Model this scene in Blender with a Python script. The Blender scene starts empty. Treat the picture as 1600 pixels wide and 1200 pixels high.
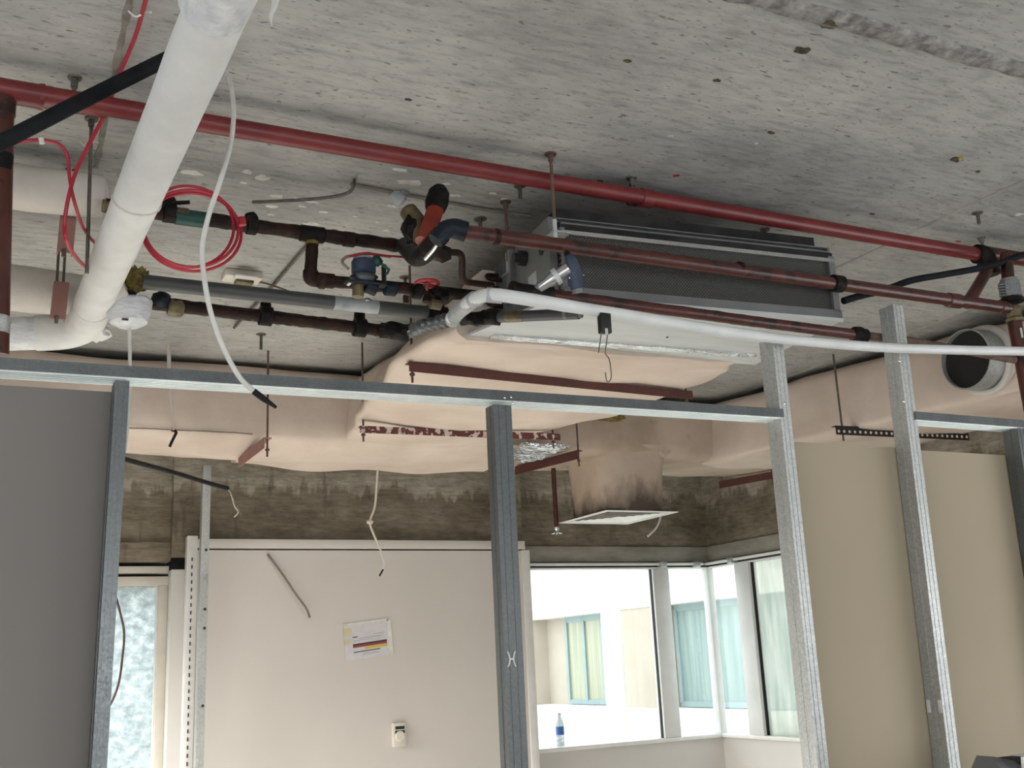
import bpy, bmesh, math, random
from mathutils import Vector as V, Matrix, noise

random.seed(7)
SC = bpy.context.scene
COL = SC.collection
PI = math.pi

# ------------------------------------------------------------------ camera
# world: X along the window wall, Y into the room, Z up, metres; eye height 1.6 m
cam_d = bpy.data.cameras.new('camera')
cam = bpy.data.objects.new('camera', cam_d)
COL.objects.link(cam)
cam_d.sensor_fit = 'HORIZONTAL'
cam_d.sensor_width = 36.0
cam_d.lens = 36.0 * 1720.0 / 1600.0
cam_d.clip_start = 0.02
cam_d.clip_end = 200
_r = Matrix([[0.894483, -0.069149, -0.441723], [-0.444746, -0.238918, -0.863203], [-0.045846, 0.968575, -0.244461]])
cam.matrix_world = Matrix.Translation((0, 0, 1.6)) @ _r.to_4x4()
SC.camera = cam

# ------------------------------------------------------------------ sky, daylight, exposure
SC.view_settings.view_transform = 'Standard'
SC.view_settings.look = 'None'
SC.view_settings.gamma = 1.0
SC.view_settings.use_curve_mapping = False
SC.view_settings.exposure = 0.0
world = bpy.data.worlds.new('sky')
SC.world = world
world.use_nodes = True
wn = world.node_tree
wn.nodes.clear()
_bg = wn.nodes.new('ShaderNodeBackground')
_bg.inputs[0].default_value = (0.97, 0.985, 1.0, 1)
_bg.inputs[1].default_value = 3.6
_wo = wn.nodes.new('ShaderNodeOutputWorld')
wn.links.new(_bg.outputs[0], _wo.inputs[0])


def daylight(name, loc, rot, sx, sy, power, color=(1, 0.98, 0.95), spread=PI):
    """area lamp standing in for daylight at an unseen window opening"""
    l = bpy.data.lights.new(name, 'AREA')
    l.shape = 'RECTANGLE'
    l.size, l.size_y = sx, sy
    l.energy = power
    l.spread = spread
    l.color = color
    o = bpy.data.objects.new(name, l)
    COL.objects.link(o)
    o.location = loc
    o.rotation_euler = rot
    return o


daylight('daylight_rear_window', (1.4, -4.85, 1.45), (PI / 2 + 0.45, 0, 0), 8.0, 1.7, 16, (0.94, 0.97, 1.0))
daylight('daylight_side_window', (-3.85, -0.6, 1.45), (PI / 2 + 0.3, 0, -PI / 2), 5.0, 1.7, 9, (0.92, 0.96, 1.0))
daylight('daylight_near_window', (6.25, -0.6, 1.45), (PI / 2 + 0.35, 0, PI / 2), 5.0, 1.7, 25, (0.97, 0.98, 1.0))
daylight('fill_far_side_floor', (-1.40, 5.4, 1.75), (0, -PI / 2 + 0.62, 0), 1.9, 3.9, 185, (1.0, 0.97, 0.92), math.radians(75))  # added lamp, no window known there; lights the far floor for upward bounce


# ------------------------------------------------------------------ helpers
def new_mat(name):
    m = bpy.data.materials.new(name)
    m.use_nodes = True
    nt = m.node_tree
    b = nt.nodes['Principled BSDF']
    return m, nt, b


def node(nt, t, **kw):
    n = nt.nodes.new(t)
    for k, v in kw.items():
        if k in n.inputs:
            n.inputs[k].default_value = v
        else:
            setattr(n, k, v)
    return n


def coords(nt, stretch=(1, 1, 1), world_space=False):
    if world_space:
        g = nt.nodes.new('ShaderNodeNewGeometry')
        out = g.outputs['Position']
    else:
        t = nt.nodes.new('ShaderNodeTexCoord')
        out = t.outputs['Object']
    mp = nt.nodes.new('ShaderNodeMapping')
    mp.inputs['Scale'].default_value = stretch
    nt.links.new(out, mp.inputs['Vector'])
    return mp.outputs['Vector']


def ramp(nt, fac, stops):
    r = nt.nodes.new('ShaderNodeValToRGB')
    els = r.color_ramp.elements
    while len(els) < len(stops):
        els.new(0.5)
    for e, (p, c) in zip(els, stops):
        e.position = p
        e.color = (c[0], c[1], c[2], 1)
    nt.links.new(fac, r.inputs[0])
    return r.outputs[0]


def mixc(nt, fac, a, b, mode='MIX'):
    n = nt.nodes.new('ShaderNodeMix')
    n.data_type = 'RGBA'
    n.blend_type = mode
    for i, s in ((0, fac), (6, a), (7, b)):
        if isinstance(s, (int, float)):
            n.inputs[i].default_value = s
        elif isinstance(s, tuple):
            n.inputs[i].default_value = (s[0], s[1], s[2], 1)
        else:
            nt.links.new(s, n.inputs[i])
    return n.outputs[2]


def tex_noise(nt, vec, scale, detail=4, rough=0.55):
    n = nt.nodes.new('ShaderNodeTexNoise')
    n.inputs['Scale'].default_value = scale
    n.inputs['Detail'].default_value = detail
    n.inputs['Roughness'].default_value = rough
    nt.links.new(vec, n.inputs['Vector'])
    return n.outputs['Fac']


def pm(name, c1, c2=None, scale=6.0, stretch=(1, 1, 1), lo=0.35, hi=0.65, rough=0.6, metal=0.0, bump=0.0,
       bump_scale=None, spec=0.5, c3=None, s3=30.0, lo3=0.66, hi3=0.7, world_space=False, detail=4):
    """two-tone noise material, optional third tone in spots, optional bump"""
    m, nt, b = new_mat(name)
    b.inputs['Roughness'].default_value = rough
    b.inputs['Metallic'].default_value = metal
    b.inputs['Specular IOR Level'].default_value = spec
    vec = coords(nt, stretch, world_space)
    if c2 is None and c3 is None:
        b.inputs['Base Color'].default_value = (*c1, 1)
    else:
        f = tex_noise(nt, vec, scale, detail)
        col = ramp(nt, f, [(lo, c1), (hi, c2 or c1)])
        if c3:
            f3 = tex_noise(nt, vec, s3, 3)
            k = ramp(nt, f3, [(lo3, (0, 0, 0)), (hi3, (1, 1, 1))])
            col = mixc(nt, k, col, c3)
        nt.links.new(col, b.inputs['Base Color'])
    if bump:
        bf = tex_noise(nt, vec, bump_scale or scale * 4, 4)
        bp = node(nt, 'ShaderNodeBump', Strength=bump, Distance=0.01)
        nt.links.new(bf, bp.inputs['Height'])
        nt.links.new(bp.outputs[0], b.inputs['Normal'])
    return m


class BM:
    """collects shapes in world coordinates"""

    def __init__(self):
        self.b = bmesh.new()

    def box(self, lo, hi, rz=0.0, pivot=None, bevel=0.0):
        lo, hi = V(lo), V(hi)
        vs = [self.b.verts.new((x, y, z)) for x in (lo.x, hi.x) for y in (lo.y, hi.y) for z in (lo.z, hi.z)]
        fs = []
        for q in ((0, 1, 3, 2), (4, 6, 7, 5), (0, 4, 5, 1), (2, 3, 7, 6), (0, 2, 6, 4), (1, 5, 7, 3)):
            fs.append(self.b.faces.new([vs[i] for i in q]))
        if bevel:
            es = list({e for f in fs for e in f.edges})
            r = bmesh.ops.bevel(self.b, geom=es, offset=bevel, segments=2, affect='EDGES', profile=0.5)
            vs = list({v for f in r['faces'] for v in f.verts} | {v for v in vs if v.is_valid})
        if rz:
            p = V(pivot) if pivot else (lo + hi) / 2
            mt = Matrix.Translation(p) @ Matrix.Rotation(rz, 4, 'Z') @ Matrix.Translation(-p)
            bmesh.ops.transform(self.b, matrix=mt, verts=vs)
        return self

    def obox(self, p0, p1, w, h, up=(0, 0, 1)):
        """bar from p0 to p1, w across, h along up"""
        p0, p1, up = V(p0), V(p1), V(up)
        d = (p1 - p0).normalized()
        s = d.cross(up).normalized()
        u = s.cross(d).normalized()
        vs = []
        for p in (p0, p1):
            for a, c in ((-1, -1), (1, -1), (1, 1), (-1, 1)):
                vs.append(self.b.verts.new(p + s * (a * w / 2) + u * (c * h / 2)))
        for q in ((3, 2, 1, 0), (4, 5, 6, 7), (0, 1, 5, 4), (1, 2, 6, 5), (2, 3, 7, 6), (3, 0, 4, 7)):
            self.b.faces.new([vs[i] for i in q])
        return self

    def tube(self, pts, r, seg=12, cap=True):
        pts = [V(p) for p in pts]
        n = len(pts)
        rs = r if isinstance(r, (list, tuple)) else [r] * n
        tang = []
        for i in range(n):
            a = pts[max(i - 1, 0)]
            c = pts[min(i + 1, n - 1)]
            t = c - a
            tang.append(t.normalized() if t.length > 1e-9 else V((0, 0, 1)))
        ref = V((0, 0, 1)) if abs(tang[0].z) < 0.9 else V((1, 0, 0))
        s = tang[0].cross(ref).normalized()
        rings = []
        for i in range(n):
            t = tang[i]
            s = (s - t * s.dot(t))
            s = s.normalized() if s.length > 1e-6 else t.orthogonal().normalized()
            u = t.cross(s)
            rings.append([self.b.verts.new(pts[i] + (s * math.cos(2 * PI * k / seg) + u * math.sin(2 * PI * k / seg)) * rs[i])
                          for k in range(seg)])
        for i in range(n - 1):
            for k in range(seg):
                self.b.faces.new([rings[i][k], rings[i][(k + 1) % seg], rings[i + 1][(k + 1) % seg], rings[i + 1][k]])
        if cap:
            self.b.faces.new(rings[0][::-1])
            self.b.faces.new(rings[-1])
        return self

    def lathe(self, p0, axis, prof, seg=20):
        """prof: list of (distance along axis, radius)"""
        p0, axis = V(p0), V(axis).normalized()
        s = axis.orthogonal().normalized()
        u = axis.cross(s)
        rings = []
        for t, r in prof:
            rings.append([self.b.verts.new(p0 + axis * t + (s * math.cos(2 * PI * k / seg) + u * math.sin(2 * PI * k / seg)) * max(r, 1e-4))
                          for k in range(seg)])
        for i in range(len(prof) - 1):
            for k in range(seg):
                self.b.faces.new([rings[i][k], rings[i][(k + 1) % seg], rings[i + 1][(k + 1) % seg], rings[i + 1][k]])
        self.b.faces.new(rings[0][::-1])
        self.b.faces.new(rings[-1])
        return self

    def prism(self, poly, ext):
        """closed polygon (world points) extruded by the vector ext"""
        ext = V(ext)
        a = [self.b.verts.new(V(p)) for p in poly]
        c = [self.b.verts.new(V(p) + ext) for p in poly]
        n = len(a)
        self.b.faces.new(a[::-1])
        self.b.faces.new(c)
        for i in range(n):
            self.b.faces.new([a[i], a[(i + 1) % n], c[(i + 1) % n], c[i]])
        return self

    def loft(self, secs, cap=True):
        rings = [[self.b.verts.new(V(p)) for p in s] for s in secs]
        n = len(rings[0])
        for i in range(len(rings) - 1):
            for k in range(n):
                self.b.faces.new([rings[i][k], rings[i][(k + 1) % n], rings[i + 1][(k + 1) % n], rings[i + 1][k]])
        if cap:
            self.b.faces.new(rings[0][::-1])
            self.b.faces.new(rings[-1])
        return self

    def blob(self, c, r, sub=2, sc=(1, 1, 1), amp=0.0, freq=3.0):
        res = bmesh.ops.create_icosphere(self.b, subdivisions=sub, radius=1.0)
        for v in res['verts']:
            d = v.co.normalized()
            k = 1 + amp * noise.noise(d * freq + V(c) * 7)
            v.co = V(c) + V((d.x * sc[0], d.y * sc[1], d.z * sc[2])) * (r * k)
        return self

    def quad(self, a, b_, c, d):
        self.b.faces.new([self.b.verts.new(V(p)) for p in (a, b_, c, d)])
        return self


def obj(name, bm, m, parent=None, smooth=True, angle=35):
    b = bm.b
    bmesh.ops.recalc_face_normals(b, faces=b.faces[:])
    if parent is None:
        xs = [v.co for v in b.verts]
        org = V(((min(p.x for p in xs) + max(p.x for p in xs)) / 2, (min(p.y for p in xs) + max(p.y for p in xs)) / 2,
                 min(p.z for p in xs)))
    else:
        r = parent
        while r.parent:
            r = r.parent
        org = r.location.copy()
    bmesh.ops.translate(b, verts=b.verts[:], vec=-org)
    me = bpy.data.meshes.new(name)
    b.to_mesh(me)
    b.free()
    if m:
        me.materials.append(m)
    if smooth:
        me.polygons.foreach_set('use_smooth', [True] * len(me.polygons))
        me.set_sharp_from_angle(angle=math.radians(angle))
    o = bpy.data.objects.new(name, me)
    COL.objects.link(o)
    if parent is None:
        o.location = org
    else:
        o.parent = parent
    return o


def tag(o, label, cat, group=None):
    o['label'] = label
    o['category'] = cat
    if group:
        o['group'] = group
    return o


def thing(name, loc, label, cat, group=None):
    o = bpy.data.objects.new(name, None)
    o.empty_display_size = 0.05
    COL.objects.link(o)
    o.location = loc
    return tag(o, label, cat, group)


def struct(name, bm, m, parent=None, **kw):
    o = obj(name, bm, m, parent, **kw)
    if parent is None:
        o['kind'] = 'structure'
    return o


def lerp(a, b, t):
    return V(a) * (1 - t) + V(b) * t


def curve(pts, n=8):
    """Catmull-Rom through pts"""
    pts = [V(p) for p in pts]
    q = [pts[0] * 2 - pts[1]] + pts + [pts[-1] * 2 - pts[-2]]
    out = []
    for i in range(1, len(q) - 2):
        p0, p1, p2, p3 = q[i - 1], q[i], q[i + 1], q[i + 2]
        for k in range(n):
            t = k / n
            out.append(0.5 * ((2 * p1) + (p2 - p0) * t + (2 * p0 - 5 * p1 + 4 * p2 - p3) * t * t + (3 * p1 - p0 - 3 * p2 + p3) * t ** 3))
    out.append(pts[-1])
    return out


def fillet(pts, rad, n=6):
    pts = [V(p) for p in pts]
    out = [pts[0]]
    for i in range(1, len(pts) - 1):
        a, p, c = pts[i - 1], pts[i], pts[i + 1]
        r1 = min(rad, (p - a).length * 0.49, (c - p).length * 0.49)
        s, e = p + (a - p).normalized() * r1, p + (c - p).normalized() * r1
        for k in range(n + 1):
            t = k / n
            out.append(s * (1 - t) ** 2 + p * 2 * t * (1 - t) + e * t * t)
    out.append(pts[-1])
    return out


def rough_tube(bm, p0, p1, r, amp, n=40, seg=14, seed=0.0):
    """pipe with lumps of old mastic along it"""
    p0, p1 = V(p0), V(p1)
    pts = [lerp(p0, p1, i / n) for i in range(n + 1)]
    bm.tube(pts, r, seg)
    for v in bm.b.verts:
        t = (v.co - p0).dot((p1 - p0).normalized())
        if -0.01 <= t <= (p1 - p0).length + 0.01:
            ax = p0 + (p1 - p0).normalized() * t
            d = v.co - ax
            if 0.3 * r < d.length < 1.6 * r:
                k = noise.noise(v.co * 28 + V((seed, 0, 0)))
                v.co = ax + d * (1 + amp * max(k, -0.2))
    return bm


# ------------------------------------------------------------------ materials
def mat_ceiling():
    m, nt, b = new_mat('ceiling_concrete')
    b.inputs['Roughness'].default_value = 0.85
    b.inputs['Specular IOR Level'].default_value = 0.25
    v = coords(nt, (1, 1, 1), True)
    big = tex_noise(nt, v, 1.3, 7, 0.6)
    col = ramp(nt, big, [(0.32, (0.29, 0.29, 0.28)), (0.5, (0.385, 0.385, 0.37)), (0.68, (0.48, 0.475, 0.45))])
    vs = coords(nt, (3.5, 14, 1), True)
    st = tex_noise(nt, vs, 2.4, 7, 0.65)
    col = mixc(nt, 0.75, col, ramp(nt, st, [(0.3, (0.62, 0.62, 0.62)), (0.5, (0.98, 0.98, 0.98)), (0.72, (1.16, 1.15, 1.12))]), 'MULTIPLY')
    # bug holes and slurry scars drawn out along the formwork boards
    vp = coords(nt, (8, 20, 1), True)
    pn = tex_noise(nt, vp, 2.6, 2, 0.4)
    k = ramp(nt, pn, [(0.665, (0, 0, 0)), (0.73, (0.9, 0.9, 0.9))])
    col = mixc(nt, k, col, (0.17, 0.165, 0.15))
    vq = coords(nt, (16, 42, 1), True)
    pn2 = tex_noise(nt, vq, 2.6, 2, 0.4)
    k2 = ramp(nt, pn2, [(0.645, (0, 0, 0)), (0.72, (0.85, 0.85, 0.85))])
    col = mixc(nt, k2, col, (0.22, 0.215, 0.20))
    nt.links.new(col, b.inputs['Base Color'])
    bp = node(nt, 'ShaderNodeBump', Strength=0.35, Distance=0.02)
    nt.links.new(st, bp.inputs['Height'])
    nt.links.new(bp.outputs[0], b.inputs['Normal'])
    return m


def mat_wet_wall():
    m, nt, b = new_mat('stained_concrete')
    b.inputs['Roughness'].default_value = 0.8
    b.inputs['Specular IOR Level'].default_value = 0.3
    v = coords(nt, (1, 1, 1), True)
    n1 = tex_noise(nt, coords(nt, (1.3, 1.3, 2.4), True), 1.8, 7, 0.66)
    dry = ramp(nt, n1, [(0.30, (0.21, 0.185, 0.14)), (0.5, (0.36, 0.325, 0.26)), (0.70, (0.52, 0.48, 0.40))])
    wet = ramp(nt, n1, [(0.30, (0.115, 0.095, 0.065)), (0.5, (0.205, 0.175, 0.127)), (0.70, (0.30, 0.265, 0.205))])
    # old leak: ragged tide mark with runs below it
    g = nt.nodes.new('ShaderNodeNewGeometry')
    sx = nt.nodes.new('ShaderNodeSeparateXYZ')
    nt.links.new(g.outputs['Position'], sx.inputs[0])
    nr = tex_noise(nt, coords(nt, (3.2, 3.2, 0.7), True), 2.0, 5, 0.6)
    ma = nt.nodes.new('ShaderNodeMath')
    ma.operation = 'MULTIPLY_ADD'
    nt.links.new(nr, ma.inputs[0])
    ma.inputs[1].default_value = -0.62
    nt.links.new(sx.outputs['Z'], ma.inputs[2])
    mr = nt.nodes.new('ShaderNodeMapRange')
    nt.links.new(ma.outputs[0], mr.inputs[0])
    mr.inputs[1].default_value = 2.53
    mr.inputs[2].default_value = 2.58
    mr.inputs[3].default_value = 1.0
    mr.inputs[4].default_value = 0.0
    col = mixc(nt, mr.outputs[0], dry, wet)
    n2 = tex_noise(nt, coords(nt, (3, 3, 12), True), 3.0, 5, 0.6)
    col = mixc(nt, 0.8, col, ramp(nt, n2, [(0.3, (0.6, 0.58, 0.55)), (0.6, (1.05, 1.05, 1.05))]), 'MULTIPLY')
    n3 = tex_noise(nt, coords(nt, (4, 4, 0.9), True), 2.2, 3)
    k = ramp(nt, n3, [(0.6, (0, 0, 0)), (0.72, (0.7, 0.7, 0.7))])
    col = mixc(nt, k, col, (0.09, 0.076, 0.055))
    nt.links.new(col, b.inputs['Base Color'])
    bp = node(nt, 'ShaderNodeBump', Strength=0.5, Distance=0.02)
    nt.links.new(n2, bp.inputs['Height'])
    nt.links.new(bp.outputs[0], b.inputs['Normal'])
    return m


def mat_galv(name, dark=(0.25, 0.268, 0.275), light=(0.33, 0.348, 0.355), rough=0.42):
    m, nt, b = new_mat(name)
    b.inputs['Metallic'].default_value = 0.7
    v = coords(nt, (1, 1, 1))
    vo = nt.nodes.new('ShaderNodeTexVoronoi')
    vo.inputs['Scale'].default_value = 170
    nt.links.new(v, vo.inputs['Vector'])
    sep = nt.nodes.new('ShaderNodeSeparateColor')
    nt.links.new(vo.outputs['Color'], sep.inputs[0])
    col = ramp(nt, sep.outputs[0], [(0.0, dark), (1.0, light)])
    n = tex_noise(nt, coords(nt, (6, 6, 1)), 2.0, 4)
    col = mixc(nt, 0.5, col, ramp(nt, n, [(0.35, (0.7, 0.7, 0.7)), (0.65, (1.1, 1.1, 1.1))]), 'MULTIPLY')
    nt.links.new(col, b.inputs['Base Color'])
    r = ramp(nt, sep.outputs[1], [(0, (rough - 0.04,) * 3), (1, (rough + 0.08,) * 3)])
    nt.links.new(r, b.inputs['Roughness'])
    return m


def mat_glass(name, tint=(0.95, 0.99, 0.98), haze=0.0):
    m = bpy.data.materials.new(name)
    m.use_nodes = True
    nt = m.node_tree
    nt.nodes.clear()
    tr = node(nt, 'ShaderNodeBsdfTransparent')
    tr.inputs[0].default_value = (*tint, 1)
    gl = node(nt, 'ShaderNodeBsdfGlossy', Roughness=0.03)
    lw = node(nt, 'ShaderNodeLayerWeight', Blend=0.5)
    pw = nt.nodes.new('ShaderNodeMath')
    pw.operation = 'POWER'
    nt.links.new(lw.outputs['Facing'], pw.inputs[0])
    pw.inputs[1].default_value = 4.0
    fr = nt.nodes.new('ShaderNodeMath')
    fr.operation = 'MULTIPLY_ADD'
    nt.links.new(pw.outputs[0], fr.inputs[0])
    fr.inputs[1].default_value = 0.45
    fr.inputs[2].default_value = 0.04
    mx = node(nt, 'ShaderNodeMixShader')
    out = node(nt, 'ShaderNodeOutputMaterial')
    nt.links.new(fr.outputs[0], mx.inputs[0])
    nt.links.new(tr.outputs[0], mx.inputs[1])
    nt.links.new(gl.outputs[0], mx.inputs[2])
    if haze:
        tl = node(nt, 'ShaderNodeBsdfTranslucent')
        n = tex_noise(nt, coords(nt, (9, 9, 1.2)), 1.6, 4)
        nt.links.new(ramp(nt, n, [(0.35, (0.40, 0.455, 0.42)), (0.65, (0.62, 0.635, 0.60))]), tl.inputs[0])
        m2 = node(nt, 'ShaderNodeMixShader')
        m2.inputs[0].default_value = haze
        nt.links.new(mx.outputs[0], m2.inputs[1])
        nt.links.new(tl.outputs[0], m2.inputs[2])
        nt.links.new(m2.outputs[0], out.inputs[0])
    else:
        nt.links.new(mx.outputs[0], out.inputs[0])
    return m


def mat_frosted():
    """obscured pane: light scatters through a blotchy pale blue film"""
    m = bpy.data.materials.new('obscured_glass')
    m.use_nodes = True
    nt = m.node_tree
    nt.nodes.clear()
    v = coords(nt, (1, 1, 1))
    n1 = tex_noise(nt, coords(nt, (7, 7, 9)), 2.2, 5, 0.7)
    col = ramp(nt, n1, [(0.35, (0.48, 0.55, 0.57)), (0.52, (0.66, 0.73, 0.745)), (0.68, (0.90, 0.95, 0.95))])
    vo = nt.nodes.new('ShaderNodeTexVoronoi')
    vo.inputs['Scale'].default_value = 14
    vo.distance = 'CHEBYCHEV'
    nt.links.new(v, vo.inputs['Vector'])
    k = ramp(nt, vo.outputs['Distance'], [(0.1, (0.25, 0.25, 0.25)), (0.45, (0, 0, 0))])
    col = mixc(nt, k, col, (0.9, 0.96, 0.97))
    tl = node(nt, 'ShaderNodeBsdfTranslucent')
    df = node(nt, 'ShaderNodeBsdfDiffuse')
    nt.links.new(col, tl.inputs[0])
    nt.links.new(col, df.inputs[0])
    mx = node(nt, 'ShaderNodeMixShader')
    mx.inputs[0].default_value = 0.35
    out = node(nt, 'ShaderNodeOutputMaterial')
    nt.links.new(tl.outputs[0], mx.inputs[1])
    nt.links.new(df.outputs[0], mx.inputs[2])
    nt.links.new(mx.outputs[0], out.inputs[0])
    return m


def mat_filter():
    """filter mesh: fine diagonal weave"""
    m, nt, b = new_mat('filter_mesh')
    b.inputs['Roughness'].default_value = 0.55
    b.inputs['Metallic'].default_value = 0.3
    v = coords(nt, (1, 1, 1))
    w = nt.nodes.new('ShaderNodeTexWave')
    w.wave_type = 'BANDS'
    w.bands_direction = 'DIAGONAL'
    w.inputs['Scale'].default_value = 48
    nt.links.new(v, w.inputs['Vector'])
    v2 = coords(nt, (-1, 1, 1))
    w2 = nt.nodes.new('ShaderNodeTexWave')
    w2.wave_type = 'BANDS'
    w2.bands_direction = 'DIAGONAL'
    w2.inputs['Scale'].default_value = 48
    nt.links.new(v2, w2.inputs['Vector'])
    mul = nt.nodes.new('ShaderNodeMath')
    mul.operation = 'MULTIPLY'
    nt.links.new(w.outputs['Fac'], mul.inputs[0])
    nt.links.new(w2.outputs['Fac'], mul.inputs[1])
    col = ramp(nt, mul.outputs[0], [(0.05, (0.085, 0.085, 0.078)), (0.5, (0.02, 0.02, 0.018))])
    nt.links.new(col, b.inputs['Base Color'])
    bp = node(nt, 'ShaderNodeBump', Strength=0.6, Distance=0.004)
    nt.links.new(mul.outputs[0], bp.inputs['Height'])
    nt.links.new(bp.outputs[0], b.inputs['Normal'])
    return m


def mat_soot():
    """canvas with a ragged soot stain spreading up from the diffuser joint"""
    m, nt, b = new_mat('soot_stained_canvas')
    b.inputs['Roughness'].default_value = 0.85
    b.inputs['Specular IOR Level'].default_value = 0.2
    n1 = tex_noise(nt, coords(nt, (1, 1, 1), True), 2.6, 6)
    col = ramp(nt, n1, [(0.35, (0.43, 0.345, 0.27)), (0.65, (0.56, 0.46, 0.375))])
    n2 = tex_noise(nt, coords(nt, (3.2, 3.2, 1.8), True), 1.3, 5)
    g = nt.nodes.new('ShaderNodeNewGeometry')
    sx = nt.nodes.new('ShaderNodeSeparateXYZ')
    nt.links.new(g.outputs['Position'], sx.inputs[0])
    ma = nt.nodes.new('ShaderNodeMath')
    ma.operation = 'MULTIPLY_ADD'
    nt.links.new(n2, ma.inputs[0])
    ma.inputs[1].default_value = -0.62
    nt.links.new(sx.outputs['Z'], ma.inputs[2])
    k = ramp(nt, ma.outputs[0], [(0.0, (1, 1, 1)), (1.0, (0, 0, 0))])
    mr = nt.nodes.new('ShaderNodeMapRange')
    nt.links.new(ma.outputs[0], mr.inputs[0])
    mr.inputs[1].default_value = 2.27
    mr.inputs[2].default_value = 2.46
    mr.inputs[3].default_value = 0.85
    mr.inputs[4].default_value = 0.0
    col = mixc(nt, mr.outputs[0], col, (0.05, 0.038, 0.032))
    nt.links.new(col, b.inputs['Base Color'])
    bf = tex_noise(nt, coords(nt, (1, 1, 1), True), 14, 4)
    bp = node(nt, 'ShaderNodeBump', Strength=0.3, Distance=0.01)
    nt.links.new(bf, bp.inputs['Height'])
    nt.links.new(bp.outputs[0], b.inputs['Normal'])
    return m


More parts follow.
